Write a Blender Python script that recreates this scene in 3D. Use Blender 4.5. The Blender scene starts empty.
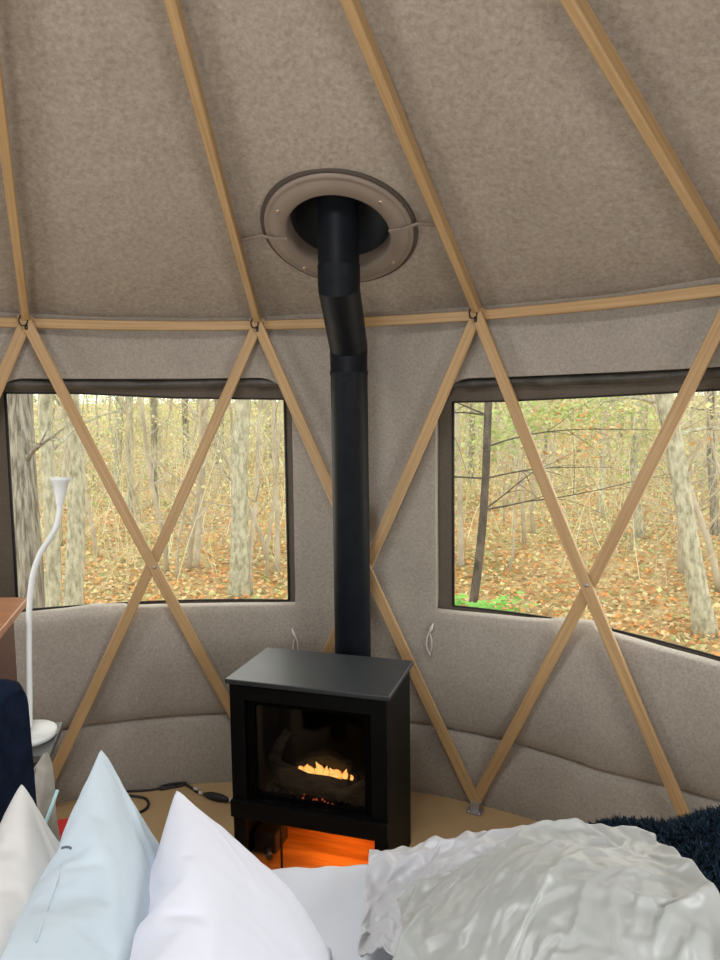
import bpy, bmesh, math, random
from mathutils import Vector, Matrix, noise
from math import sin, cos, pi, radians as R_
random.seed(7)
SC = bpy.context.scene
COL = SC.collection
TH = 2*pi/15            # one bay of the yurt wall
RN = 2.284              # radius of the lattice nodes
RW = 2.320              # radius of the felt wall
ZT = 2.10               # height of the top rail
RISE = 1.25/2.284       # roof slope

# ------------------------------------------------------------------ camera
CP = Vector((0.69, -0.718, 1.704)); YAW, PIT, ROL, FPX = -0.238, 0.092, -0.013, 707.7
fw = Vector((sin(YAW)*cos(PIT), cos(YAW)*cos(PIT), -sin(PIT)))
r0 = Vector((cos(YAW), -sin(YAW), 0)); u0 = r0.cross(fw)
rt = cos(ROL)*r0 + sin(ROL)*u0; up = -sin(ROL)*r0 + cos(ROL)*u0
cd = bpy.data.cameras.new('camera'); cam = bpy.data.objects.new('camera', cd); COL.objects.link(cam)
m3 = Matrix((rt, up, -fw)).transposed()
cam.matrix_world = Matrix.Translation(CP) @ m3.to_4x4()
cd.sensor_fit = 'VERTICAL'; cd.sensor_height = 24; cd.lens = 24*FPX/960; cd.clip_start = 0.02; cd.clip_end = 300
SC.camera = cam

def ray(x, y): return fw + rt*((x-360)/FPX) - up*((y-480)/FPX)
def at_d(x, y, d): return CP + ray(x, y)*d
def at_z(x, y, z):
    v = ray(x, y); return CP + v*((z-CP.z)/v.z)
def cylp(k, z, r): a = k*TH; return Vector((r*sin(a), r*cos(a), z))
def nz(v, s=1.0, o=0.0): return noise.noise(Vector((v[0]*s+o, v[1]*s-o, v[2]*s+o*0.7)))

# ------------------------------------------------------------------ object helpers
def link(name, bm, mat, parent=None, smooth=False):
    me = bpy.data.meshes.new(name); bm.normal_update(); bm.to_mesh(me); bm.free()
    mats = mat if isinstance(mat, (list, tuple)) else [mat]
    for m in mats: me.materials.append(m)
    o = bpy.data.objects.new(name, me); COL.objects.link(o)
    if smooth:
        for p in me.polygons: p.use_smooth = True
    if parent: o.parent = parent
    return o
def tag(o, label=None, cat=None, group=None, kind=None):
    if label: o['label'] = label
    if cat: o['category'] = cat
    if group: o['group'] = group
    if kind: o['kind'] = kind
    return o
def empty(name, loc=(0, 0, 0), rz=0):
    o = bpy.data.objects.new(name, None); COL.objects.link(o); o.location = loc; o.rotation_euler = (0, 0, rz)
    o.empty_display_size = 0.1; return o
def copy_tree(o, parent=None):
    c = o.copy(); COL.objects.link(c)
    if parent: c.parent = parent
    for ch in o.children: copy_tree(ch, c)
    return c
def setparent(o, p):
    "parents a mesh built in world coordinates under a moved empty"
    mw = Matrix.Translation(p.location) @ p.rotation_euler.to_matrix().to_4x4()
    o.parent = p; o.matrix_parent_inverse = mw.inverted(); return o

def box(bm, c, s, rz=0, bev=0.0, rot=None, seg=2):
    r = bmesh.ops.create_cube(bm, size=1)
    vs = r['verts']
    M = Matrix.Translation(Vector(c)) @ (rot if rot is not None else Matrix.Rotation(rz, 4, 'Z')) @ Matrix.Diagonal((s[0], s[1], s[2], 1))
    bmesh.ops.transform(bm, matrix=M, verts=vs)
    if bev:
        es = list({e for v in vs for e in v.link_edges})
        bmesh.ops.bevel(bm, geom=es, offset=bev, segments=seg, profile=0.5, affect='EDGES')
def frames(pts):
    n = len(pts); out = []; ref = None
    for i in range(n):
        t = (pts[min(i+1, n-1)] - pts[max(i-1, 0)]).normalized()
        if ref is None:
            ref = Vector((0, 0, 1)) if abs(t.z) < .9 else Vector((1, 0, 0))
        s = ref.cross(t); s = s.normalized() if s.length > 1e-6 else Vector((1, 0, 0))
        ref = t.cross(s).normalized()
        out.append((t, s, ref))
    return out
def tube(bm, pts, rad, n=12, cap=True, wob=0.0, uv=None):
    pts = [Vector(p) for p in pts]
    if not isinstance(rad, (list, tuple)): rad = [rad]*len(pts)
    rings = []; fr = frames(pts)
    for i, p in enumerate(pts):
        t, s, b = fr[i]; ring = []
        for j in range(n):
            a = 2*pi*j/n; rr = rad[i]
            if wob:
                q = Vector((cos(a), sin(a), p.z*0.8)); rr *= 1+wob*nz(q, 1.3, i*0.07)
            ring.append(bm.verts.new(p+s*(cos(a)*rr)+b*(sin(a)*rr)))
        rings.append(ring)
    for i in range(len(rings)-1):
        for j in range(n):
            f = bm.faces.new((rings[i][j], rings[i][(j+1) % n], rings[i+1][(j+1) % n], rings[i+1][j])); f.smooth = True
    if cap:
        bm.faces.new(list(reversed(rings[0]))); bm.faces.new(rings[-1])
    return rings
def lathe(bm, prof, n=32, M=None, cap=False):
    rings = []
    for (r, z) in prof:
        ring = []
        for j in range(n):
            a = 2*pi*j/n; v = Vector((r*cos(a), r*sin(a), z))
            ring.append(bm.verts.new(M @ v if M is not None else v))
        rings.append(ring)
    for i in range(len(rings)-1):
        for j in range(n):
            f = bm.faces.new((rings[i][j], rings[i][(j+1) % n], rings[i+1][(j+1) % n], rings[i+1][j])); f.smooth = True
    if cap:
        bm.faces.new(list(reversed(rings[0]))); bm.faces.new(rings[-1])
def beam(bm, pts, side, w, t, c=0.003):
    "rectangular bar along pts; side = width direction(s); UV runs along the grain"
    uvl = bm.loops.layers.uv.verify(); n = len(pts); rings = []; L = [0]
    if isinstance(side, Vector): side = [side]*n
    off = random.uniform(0, 50)
    for i in range(n):
        if i: L.append(L[-1]+(pts[i]-pts[i-1]).length)
        tg = (pts[min(i+1, n-1)]-pts[max(i-1, 0)]).normalized()
        s = side[i]-tg*side[i].dot(tg); s.normalize(); nn = tg.cross(s)
        a, b = w/2, t/2
        co = [(-a+c, -b), (a-c, -b), (a, -b+c), (a, b-c), (a-c, b), (-a+c, b), (-a, b-c), (-a, -b+c)]
        rings.append([bm.verts.new(pts[i]+s*x+nn*y) for x, y in co])
    vs = [-a+c, a-c, a, a+t-c, a+t, 3*a+t, 3*a+t+c, 3*a+2*t]
    for i in range(n-1):
        for j in range(8):
            f = bm.faces.new((rings[i][j], rings[i][(j+1) % 8], rings[i+1][(j+1) % 8], rings[i+1][j]))
            v0, v1 = vs[j], (vs[j+1] if j < 7 else vs[7]+t)
            for lp, (uu, vv) in zip(f.loops, ((L[i], v0), (L[i], v1), (L[i+1], v1), (L[i+1], v0))): lp[uvl].uv = (uu+off, vv+off*.31)
    for ring, rev in ((rings[0], True), (rings[-1], False)):
        f = bm.faces.new(list(reversed(ring)) if rev else ring)
        for lp in f.loops: lp[uvl].uv = (off, off+random.random()*.01)

# ------------------------------------------------------------------ materials
def mat(name, col, rough=0.6, metal=0.0, spec=0.5, sheen=0.0, emit=None, es=0.0):
    m = bpy.data.materials.new(name); m.use_nodes = True; b = m.node_tree.nodes['Principled BSDF']
    b.inputs['Base Color'].default_value = (*col, 1); b.inputs['Roughness'].default_value = rough
    b.inputs['Metallic'].default_value = metal; b.inputs['Specular IOR Level'].default_value = spec
    if sheen: b.inputs['Sheen Weight'].default_value = sheen
    if emit: b.inputs['Emission Color'].default_value = (*emit, 1); b.inputs['Emission Strength'].default_value = es
    return m
def nd(m, t, **kw):
    n = m.node_tree.nodes.new(t)
    for k, v in kw.items():
        if k in n.inputs: n.inputs[k].default_value = v
        else: setattr(n, k, v)
    return n
def lk(m, a, ao, b, bi): m.node_tree.links.new(a.outputs[ao], b.inputs[bi])
def noisy(m, c1, c2, scale, coord='Object', vec=None, detail=6, bump=0.0, bscale=None, bdist=0.002, lo=.35, hi=.65, nrough=.6, c3=None, s3=1.0):
    b = m.node_tree.nodes['Principled BSDF']
    tc = nd(m, 'ShaderNodeTexCoord'); mp = nd(m, 'ShaderNodeMapping'); lk(m, tc, coord, mp, 'Vector')
    if vec: mp.inputs['Scale'].default_value = vec
    n = nd(m, 'ShaderNodeTexNoise', Scale=scale, Detail=detail, Roughness=nrough); lk(m, mp, 0, n, 'Vector')
    rp = nd(m, 'ShaderNodeValToRGB'); e = rp.color_ramp.elements
    e[0].position = lo; e[0].color = (*c1, 1); e[1].position = hi; e[1].color = (*c2, 1)
    lk(m, n, 'Fac', rp, 'Fac')
    out = rp
    if c3:
        n3 = nd(m, 'ShaderNodeTexNoise', Scale=s3, Detail=3); lk(m, mp, 0, n3, 'Vector')
        mx = nd(m, 'ShaderNodeMix', data_type='RGBA', blend_type='MULTIPLY'); mx.inputs['Factor'].default_value = 1
        r3 = nd(m, 'ShaderNodeValToRGB'); r3.color_ramp.elements[0].position = .3; r3.color_ramp.elements[1].position = .7
        r3.color_ramp.elements[0].color = (*c3, 1); r3.color_ramp.elements[1].color = (1, 1, 1, 1)
        lk(m, n3, 'Fac', r3, 'Fac')
        m.node_tree.links.new(rp.outputs[0], mx.inputs[6]); m.node_tree.links.new(r3.outputs[0], mx.inputs[7])
        m.node_tree.links.new(mx.outputs[2], b.inputs['Base Color'])
    else: lk(m, rp, 0, b, 'Base Color')
    if bump:
        n2 = nd(m, 'ShaderNodeTexNoise', Scale=bscale or scale, Detail=8, Roughness=.65); lk(m, mp, 0, n2, 'Vector')
        bp = nd(m, 'ShaderNodeBump', Strength=bump, Distance=bdist); lk(m, n2, 'Fac', bp, 'Height'); lk(m, bp, 0, b, 'Normal')
    return m

felt = noisy(mat('felt_wall', (.3, .26, .22), .95, spec=.1), (.290, .258, .222), (.425, .385, .335), 95, detail=9, bump=.35, bscale=140, bdist=.002, nrough=.75, c3=(.93, .93, .93), s3=6)
felt_roof = noisy(mat('felt_roof', (.3, .26, .22), .95, spec=.1), (.295, .250, .204), (.47, .408, .345), 55, detail=10, bump=.55, bscale=80, bdist=.004, nrough=.78, c3=(.92, .92, .91), s3=9)
oak = noisy(mat('oak_wood', (.6, .36, .15), .45, spec=.35), (.37, .225, .098), (.53, .36, .185), 1.0, coord='UV', vec=(2.2, 90, 1), detail=5, bump=.12, bdist=.001, lo=.3, hi=.72)
floor_m = noisy(mat('floor_vinyl', (.45, .3, .15), .42, spec=.35), (.44, .30, .155), (.50, .345, .185), 3, detail=4, bump=.05, bscale=60)
black = noisy(mat('black_enamel', (.02, .02, .02), .5, spec=.10), (.0028, .0032, .0036), (.0045, .005, .0055), 60, detail=3, bump=.05, bscale=400, bdist=.0005)
topm = noisy(mat('charcoal_enamel', (.04, .045, .05), .42, spec=.5), (.022, .026, .030), (.030, .034, .038), 60, detail=3, bump=.08, bscale=420, bdist=.0005)  # black stove top, window reflections put into a paler base colour
pipe_m = noisy(mat('pipe_enamel', (.02, .022, .026), .5, spec=.16), (.0035, .005, .008), (.006, .008, .0115), 20, detail=3)
darkin = mat('firebox_black', (.002, .002, .002), .9, spec=.05)
vent_m = noisy(mat('taupe_plastic', (.24, .19, .15), .5), (.215, .17, .135), (.25, .2, .16), 8)
domeg = mat('vent_interior', (.035, .038, .04), .7)
steel = mat('brass_screw', (.55, .42, .3), .35, metal=.8)
galv = mat('grey_steel', (.45, .45, .46), .4, metal=.7)
blackrub = mat('black_rubber', (.012, .012, .013), .5)
meshm = noisy(mat('brown_window_mesh', (.05, .04, .03), .8, spec=.2), (.095, .078, .060), (.135, .112, .090), 260, detail=2)
trimm = mat('black_binding', (.01, .01, .01), .7)
whitecord = mat('white_cord', (.62, .60, .56), .7)
wplast = mat('white_plastic', (.62, .64, .63), .35)

pane = bpy.data.materials.new('insect_screen'); pane.use_nodes = True
nt = pane.node_tree; nt.nodes.remove(nt.nodes['Principled BSDF'])
_t = nt.nodes.new('ShaderNodeBsdfTransparent'); _t.inputs[0].default_value = (.93, .93, .92, 1)
_g = nt.nodes.new('ShaderNodeBsdfGlossy'); _g.inputs['Roughness'].default_value = .08; _g.inputs[0].default_value = (1, 1, 1, 1)
_d = nt.nodes.new('ShaderNodeBsdfTranslucent'); _d.inputs[0].default_value = (.8, .8, .78, 1)
_m = nt.nodes.new('ShaderNodeMixShader'); _m.inputs[0].default_value = .0
_m2 = nt.nodes.new('ShaderNodeMixShader'); _m2.inputs[0].default_value = .02
nt.links.new(_t.outputs[0], _m.inputs[1]); nt.links.new(_g.outputs[0], _m.inputs[2])
nt.links.new(_m.outputs[0], _m2.inputs[1]); nt.links.new(_d.outputs[0], _m2.inputs[2])
nt.links.new(_m2.outputs[0], nt.nodes['Material Output'].inputs[0])
glass = bpy.data.materials.new('stove_glass'); glass.use_nodes = True
nt = glass.node_tree; nt.nodes.remove(nt.nodes['Principled BSDF'])
_t = nt.nodes.new('ShaderNodeBsdfTransparent'); _t.inputs[0].default_value = (.8, .8, .8, 1)
_g = nt.nodes.new('ShaderNodeBsdfGlossy'); _g.inputs['Roughness'].default_value = .05
_m = nt.nodes.new('ShaderNodeMixShader'); _m.inputs[0].default_value = .02
nt.links.new(_t.outputs[0], _m.inputs[1]); nt.links.new(_g.outputs[0], _m.inputs[2]); nt.links.new(_m.outputs[0], nt.nodes['Material Output'].inputs[0])

# ------------------------------------------------------------------ felt wall with window openings
WIN = {1: (0.302, 1.72), -1: (-1.675, -0.362)}
def interp(x, xs):
    if x <= xs[0][0]: return xs[0][1]
    for (a, va), (b, vb) in zip(xs, xs[1:]):
        if x <= b: return va+(vb-va)*(x-a)/(b-a)
    return xs[-1][1]
ZB = {1: [(.3, .845), (.7, .852), (.92, .868), (.975, .872), (1.02, .852), (1.25, .832), (1.46, .822), (1.75, .83)],
      -1: [(-1.7, .862), (-1.4, .862), (-1.28, .868), (-1.1, .856), (-.8, .848), (-.366, .843)]}
ZTOP = {1: 1.850, -1: 1.874}
SEAM = [(-1.8, .328), (-.7, .325), (.2, .318), (.6, .31), (1.03, .287), (1.5, .33), (2, .33)]
def wall_r(k, z, below):
    "inner radius of the felt: soft quilted pads below the windows"
    zs = interp(k, SEAM); r = RW
    v = cylp(k, z, 1)
    r += .010*nz(v, 3.0, 3.1)+.004*nz(v, 9, 1)
    if z < zs:
        t = z/zs; r -= .022*max(0, 4*t*(1-t))**.6
    elif z < .86:
        t = (z-zs)/(.86-zs); a = .030+.020*below
        r -= a*max(0, sin(pi*min(1, t*.93)))**.55
        if below: r -= .008*below*max(0, t-.6)/.4
    r += .010*math.exp(-((z-zs)/.010)**2)
    for kv in (-1.06, -.02, .30, .93): r += .004*math.exp(-((k-kv)/.012)**2)*(z < .33)
    return r
def wall_sector(name, k0, k1, win=None, fine=True):
    bm = bmesh.new(); dk = .03 if fine else .1
    cols = []; k = k0
    while k < k1-1e-6: cols.append(k); k += dk
    cols.append(k1)
    rowsn = 26
    if win:
        a, b = WIN[win] if win in WIN else win_far[win]
        cols = sorted([c for c in cols if abs(c-a) > dk*.45 and abs(c-b) > dk*.45]+[a, b])
    zt = ZTOP.get(win, 1.85)
    V = {}
    zb = lambda c: interp(c, ZB[win]) if win in ZB else .85
    def low(s): return [-.02+(s-.02+.02)*i/7 for i in range(8)]+[s-.012, s-.006, s]
    def mid_(s, q): return [s+.006, s+.012]+[s+.02+(q-s-.02)*i/14 for i in range(15)]
    def col_rows(c):
        if win:
            q = zb(c); s = interp(c, SEAM)
            return low(s)+mid_(s, q)+[q+(zt-q)*i/16 for i in range(1, 17)]+[zt+(2.17-zt)*i/6 for i in range(1, 7)]
        s = interp(c, SEAM)
        return low(s)+mid_(s, .85)+[.85+(1.85-.85)*i/16 for i in range(1, 17)]+[1.85+.32*i/6 for i in range(1, 7)]
    allr = [col_rows(c) for c in cols]
    for i, c in enumerate(cols):
        below = 0
        if win:
            below = min(1, max(0, (c-a+.02)/.12))*min(1, max(0, (b-c+.02)/.12))
        for j, z in enumerate(allr[i]):
            V[i, j] = bm.verts.new(cylp(c, z, wall_r(c, z, below)))
    nr = len(allr[0])
    for i in range(len(cols)-1):
        cm = (cols[i]+cols[i+1])/2
        for j in range(nr-1):
            if win and a < cm < b and 27 <= j < 43: continue
            f = bm.faces.new((V[i+1, j], V[i, j], V[i, j+1], V[i+1, j+1])); f.smooth = True
    if win:   # rounded upper corners of the opening and a returned hem
        cr = .15; ck = cr/(RW*TH)
        hem = []
        for (kc, sg) in ((a, 1), (b, -1)):
            c0 = bm.verts.new(cylp(kc, zt, RW)); arc = []
            for q in range(11):
                t = q/10*pi/2
                kk = kc+sg*ck*(1-cos(t)); zz = zt-cr*(1-sin(t))
                arc.append(bm.verts.new(cylp(kk, zz, RW-.001)))
            for q in range(10):
                bm.faces.new((c0, arc[q], arc[q+1]) if sg > 0 else (c0, arc[q+1], arc[q]))
        def hemrow(pl):
            p = None
            for v1 in pl:
                v2 = bm.verts.new(v1*1.0+Vector((v1.x, v1.y, 0)).normalized()*.045+Vector((0, 0, 0)))
                v0 = bm.verts.new(v1)
                if p: bm.faces.new((p[0], v0, v2, p[1])).smooth = True
                p = (v0, v2)
        L = []
        for q in range(17):
            z = zb(a)+(zt-cr-zb(a))*q/16; L.append(cylp(a, z, wall_r(a, z, 0)))
        for q in range(1, 11):
            t = q/10*pi/2; L.append(cylp(a+ck*(1-cos(t)), zt-cr*(1-sin(t)), RW-.001))
        for q in range(1, 30):
            k = a+ck+(b-a-2*ck)*q/30; L.append(cylp(k, zt, wall_r(k, zt, 0)))
        for q in range(10, -1, -1):
            t = q/10*pi/2; L.append(cylp(b-ck*(1-cos(t)), zt-cr*(1-sin(t)), RW-.001))
        for q in range(16, -1, -1):
            z = zb(b)+(zt-cr-zb(b))*q/16; L.append(cylp(b, z, wall_r(b, z, 0)))
        hemrow(L)
        # rolled upper lip of the pad under the window
        prev = None
        for i, c in enumerate(cols):
            if not (a-1e-6 <= c <= b+1e-6): continue
            v = V[i, 27].co; n = Vector((v.x, v.y, 0)).normalized(); row = [V[i, 27]]
            for dr, dz in ((.012, .006), (.03, .008), (.055, .004), (.085, -.006), (.11, -.014)):
                row.append(bm.verts.new(v+n*dr+Vector((0, 0, dz))))
            if prev:
                for q in range(5): bm.faces.new((prev[q], prev[q+1], row[q+1], row[q])).smooth = True
            prev = row
    o = link(name, bm, felt); tag(o, kind='structure'); return o
win_far = {4: (3.35, 4.65), -4: (-4.65, -3.35), 7: (6.85, 8.15)}
wall_sector('wall_back', -.2, .2)
wall_sector('wall_left', -1.85, -.2, -1)
wall_sector('wall_right', .2, 1.85, 1)
wall_sector('wall_far_left', -3.2, -1.85, fine=False)
wall_sector('wall_far_right', 1.85, 3.2, fine=False)
wall_sector('wall_left_front', -4.8, -3.2, -4, fine=False)
wall_sector('wall_right_front', 3.2, 4.8, 4, fine=False)
wall_sector('wall_rear_right', 4.8, 6.7, fine=False)
wall_sector('wall_rear_left', -6.7, -4.8, fine=False)
wall_sector('wall_rear', 6.7, 8.3, 7, fine=False)

# windows: dark mesh surround, bound edge, clear screen
def window(n, win, cl_l, cl_r, cl_b, cl_t, zt):
    a, b = WIN[win] if win in WIN else win_far[win]
    RF = 2.372
    root = empty('window_%d' % n, cylp((a+b)/2, 0, RF)); tag(root, kind='structure')
    bm = bmesh.new(); N = 40; A, B = a-.12, b+.12
    zbo, zto = .60, zt+.10
    ks = [A, a, cl_l]+[cl_l+(cl_r-cl_l)*i/N for i in range(1, N)]+[cl_r, b, B]
    prev = None
    for k in ks:
        ct = interp(k, cl_t); cb = interp(k, cl_b)
        vs = [bm.verts.new(cylp(k, z, RF)) for z in (zbo, cb, ct, zto)]
        if prev:
            km = (prev[0]+k)/2
            for q in range(3):
                if q == 1 and cl_l < km < cl_r: continue
                bm.faces.new((prev[1][q], vs[q], vs[q+1], prev[1][q+1]))
        prev = (k, vs)
    fr = link('window_surround', bm, meshm); setparent(fr, root)
    bm = bmesh.new(); prev = None
    for i in range(N+1):
        k = cl_l+(cl_r-cl_l)*i/N
        vs = [bm.verts.new(cylp(k, z, RF+.004)) for z in (interp(k, cl_b)-.005, interp(k, cl_t)+.005)]
        if prev: bm.faces.new((prev[0], vs[0], vs[1], prev[1])).smooth = True
        prev = vs
    setparent(link('window_screen', bm, pane), root)
    bm = bmesh.new()
    L = [cylp(cl_l, interp(cl_l, cl_t), RF-.004), cylp(cl_l, interp(cl_l, cl_b), RF-.004)]
    tube(bm, L, .006, 6)
    tube(bm, [cylp(cl_r, interp(cl_r, cl_t), RF-.004), cylp(cl_r, interp(cl_r, cl_b), RF-.004)], .006, 6)
    for cc in (cl_b, cl_t):
        tube(bm, [cylp(cl_l+(cl_r-cl_l)*i/N, interp(cl_l+(cl_r-cl_l)*i/N, cc), RF-.004) for i in range(N+1)], .004, 6)
    setparent(link('bound_edge', bm, trimm), root)
    if win in WIN:   # rolled-up cover strapped above the opening
        bm = bmesh.new(); pts = []
        for i in range(41):
            k = a+.02+(b-a-.04)*i/40; pts.append(cylp(k, zt-.022+.006*nz((k, 0, 0), 3, 2), RF-.022))
        rr = [.012]+[.019+.004*nz((i*.3, 0, 0), 1, 4) for i in range(39)]+[.012]
        tube(bm, pts, rr, 10, wob=.15)
        setparent(link('rolled_cover', bm, meshm2), root)
    return root
meshm2 = noisy(mat('dark_rolled_vinyl', (.03, .028, .025), .42, spec=.5), (.03, .027, .023), (.08, .072, .062), 9, detail=4, bump=.5, bscale=30, bdist=.01)
window(1, -1, -1.60, -.402, [(-1.65, .878), (-1.28, .868), (-.4, .850)], [(-1.65, 1.815), (-1.3, 1.812), (-.9, 1.79), (-.4, 1.778)], ZTOP[-1])
window(2, 1, .368, 1.66, [(.3, .862), (.7, .86), (1, .856), (1.5, .828), (1.7, .82)], [(.3, 1.752), (.6, 1.752), (1.1, 1.765), (1.5, 1.776)], ZTOP[1])
for n, w in ((3, 4), (4, -4), (5, 7)):
    a, b = win_far[w]; window(n, w, a+.06, b-.06, [(a, .87), (b, .87)], [(a, 1.78), (b, 1.78)], 1.85)

# ------------------------------------------------------------------ floor
bm = bmesh.new(); n = 90
vs = [bm.verts.new((2.40*cos(2*pi*i/n), 2.40*sin(2*pi*i/n), 0)) for i in range(n)]
vb = [bm.verts.new((2.40*cos(2*pi*i/n), 2.40*sin(2*pi*i/n), -.12)) for i in range(n)]
bm.faces.new(vs)
for i in range(n): bm.faces.new((vb[i], vb[(i+1) % n], vs[(i+1) % n], vs[i]))
tag(link('floor', bm, floor_m), kind='structure')

# ------------------------------------------------------------------ ceiling: felt cone, slightly slack between the rafters, with a hole for the flue
VC_R = 1.850   # distance of the flue from the middle
def roof_z(r): return ZT+.045+RISE*(2.284-r)
bm = bmesh.new()
NS, NRr = 300, 46; RI = .50
slope = math.atan(RISE)
nrm = Vector((0, sin(slope), cos(slope)))           # outward normal above the stove
vc = Vector((0, VC_R, roof_z(VC_R)))
e_y = Vector((0, cos(slope), -sin(slope))); e_x = Vector((1, 0, 0))
V = {}
for i in range(NS):
    k = 15*i/NS; a = k*TH
    fk = abs(((k+.5) % 1)-.5); fk = abs((k % 1)-.5)*2      # 1 mid-bay, 0 at the rafter
    mid = 1-fk if False else 0
    dist = abs(((k-.5+.5) % 1)-.5)*2                    # 0 on a rafter, 1 mid bay
    for j in range(NRr+1):
        r = RI+(2.385-RI)*j/NRr
        s = .022*(dist)**1.0*sin(pi*min(1, max(0, (r-.5)/1.9)))
        v = Vector((r*sin(a), r*cos(a), roof_z(r)-s+.012*nz((r*sin(a), r*cos(a), 0), 2.5, 5)+.02))
        V[i, j] = bm.verts.new(v)
for i in range(NS):
    for j in range(NRr):
        q = [V[i, j], V[(i+1) % NS, j], V[(i+1) % NS, j+1], V[i, j+1]]
        c = sum((v.co for v in q), Vector())/4
        d = c-vc
        if math.hypot(d.dot(e_x), d.dot(e_y)) < .215 and c.y > 0: continue
        f = bm.faces.new(q); f.smooth = True
tag(link('ceiling', bm, felt_roof), kind='structure')
# crown ring and skylight over the middle
bm = bmesh.new()
lathe(bm, [(.46, roof_z(.5)-.05), (.53, roof_z(.5)-.07), (.53, roof_z(.5)+.06), (.46, roof_z(.5)+.08), (.46, roof_z(.5)-.05)], 48)
tag(link('trim_1', bm, oak), kind='structure')
bm = bmesh.new(); lathe(bm, [(.52, roof_z(.5)+.07), (.42, roof_z(.5)+.17), (.25, roof_z(.5)+.24), (.01, roof_z(.5)+.27)], 40)
tag(link('window_6', bm, pane), kind='structure')

# ------------------------------------------------------------------ yurt frame
def node(k, z=ZT, r=RN): return cylp(k, z, r)
SL = 'slats of the crossed wall lattice'
def slat(k, d, label, foot=0):
    "k: node at the top rail, d=+1 leans to the right going down"
    root = empty('lattice_slat', cylp(k+d, 0, RN))
    tag(root, label, 'lattice slat', SL)
    bm = bmesh.new(); pts = []; side = []
    t0, t1 = -.012, 1.005; n = 26
    off = -.022 if d > 0 else -.004
    for i in range(n+1):
        t = t0+(t1-t0)*i/n
        A = cylp(k, 2.105, RN); B = cylp(k+d+foot, .045, RN)
        p = A+(B-A)*t; rad = Vector((p.x, p.y, 0)); rn = rad.normalized()
        z = p.z-.030*sin(pi*min(1, max(0, t)))
        rr = rad.length+off
        q = rn*rr; pts.append(Vector((q.x, q.y, z)))
    for i in range(n+1):
        tg = (pts[min(i+1, n)]-pts[max(i-1, 0)]).normalized(); rn = Vector((pts[i].x, pts[i].y, 0)).normalized()
        side.append(tg.cross(rn))
    beam(bm, pts, side, .046, .017)
    w = link('slat', bm, oak); setparent(w, root)
    if d > 0:   # the bolt through the crossing
        c = pts[n//2+0]; t = Vector((c.x, c.y, 0)).normalized()
        M = Matrix.Translation(cylp(k+.5, pts[n//2].z+.004, Vector((c.x, c.y, 0)).length-.0095)) @ (-t).to_track_quat('Z', 'Y').to_matrix().to_4x4()
        bm = bmesh.new(); lathe(bm, [(.0005, .006), (.006, .005), (.008, .001), (.008, -.002)], 12, M)
        b = link('bolt', bm, galv); setparent(b, root); b['label'] = 'grey steel bolt head'
    return root
slat(-1.5, 1, 'oak lattice slat running down right across left window, behind stove')
slat(-.5, -1, 'oak lattice slat running down left across left window, to behind blue pillow', -.05)
slat(-.5, 1, 'oak lattice slat running down right from left window corner, passing behind stovepipe')
slat(.5, -1, 'oak lattice slat running down left from right window corner, passing behind stovepipe')
slat(.5, 1, 'oak lattice slat running down right across right window, to navy shaggy throw')
slat(1.5, -1, 'oak lattice slat running down left across right window, to floor bracket')
slat(-1.5, -1, 'oak lattice slat cut by the left picture edge beside the left window')
slat(-2.5, 1, 'oak lattice slat behind the brown dresser, hidden beyond the left window')
slat(1.5, 1, 'oak lattice slat beyond the right window, outside the picture edge')
slat(2.5, -1, 'oak lattice slat beyond right window, crossing another outside picture edge')

def rail(k, label):
    root = empty('top_rail', cylp(k+.5, 0, RN)); bm = bmesh.new()
    A, B = cylp(k, ZT, RN+.012), cylp(k+1, ZT, RN+.012)
    d = (B-A).normalized(); A = A+d*.012; B = B-d*.012
    up_ = Vector((0, 0, 1)); n = 8
    pts = []
    for i in range(n+1):
        p = A+(B-A)*i/n; rn = Vector((p.x, p.y, 0)).normalized(); pts.append(p+rn*.018*sin(pi*i/n)+Vector((0, 0, -.004*sin(pi*i/n))))
    beam(bm, pts, up_, .040, .026)
    setparent(link('rail', bm, oak), root)
    tag(root, label, 'wall rail', 'top rail sections along the wall')
rail(-2.5, 'short visible end of oak top rail at far left edge')
rail(-1.5, 'oak top rail section above left window')
rail(-.5, 'oak top rail section behind stovepipe, between the two windows')
rail(.5, 'oak top rail section above right window, rising to the right')
rail(1.5, 'oak top rail section outside the picture, right of the right window')

def rafter(k, label):
    root = empty('roof_rafter', cylp(k, ZT, RN)); bm = bmesh.new(); a = k*TH
    rd = Vector((sin(a), cos(a), 0)); tn = Vector((cos(a), -sin(a), 0))
    A = rd*(RN+.004)+Vector((0, 0, ZT+.012)); B = rd*.50+Vector((0, 0, ZT+.012+RISE*(RN-.5)))
    n = 10; pts = [A+(B-A)*i/n for i in range(n+1)]
    beam(bm, pts, tn, .030, .048, c=.004)
    w = link('rafter_pole', bm, oak); setparent(w, root)
    # cable loop holding the foot of the rafter
    bm = bmesh.new(); c = rd*(RN-.014)+Vector((0, 0, ZT+.008)); pp = []
    for i in range(15):
        t = 2*pi*i/14; pp.append(c+tn*(-.010+.016*cos(t))+Vector((0, 0, -.004+.022*sin(t)))+rd*(-.026+.006*cos(2*t)))
    tube(bm, pp, .0028, 6, cap=False)
    b = link('cable_loop', bm, blackrub); setparent(b, root)
    bm = bmesh.new(); box(bm, rd*(RN-.030)+Vector((0, 0, ZT-.022)), (.014, .010, .022), rz=-a, bev=.003)
    b = link('cable_clamp', bm, blackrub); setparent(b, root)
    tag(root, label, 'roof rafter', 'oak rafters under the felt roof')
rafter(-1.5, 'oak roof rafter at left edge, foot above left part of left window')
rafter(-.5, 'oak roof rafter just left of ceiling flue ring')
rafter(.5, 'oak roof rafter just right of ceiling flue ring')
rafter(1.5, 'oak roof rafter in upper right corner, ending at picture edge')
rafter(-2.5, 'oak roof rafter outside the picture to the left')
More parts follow.
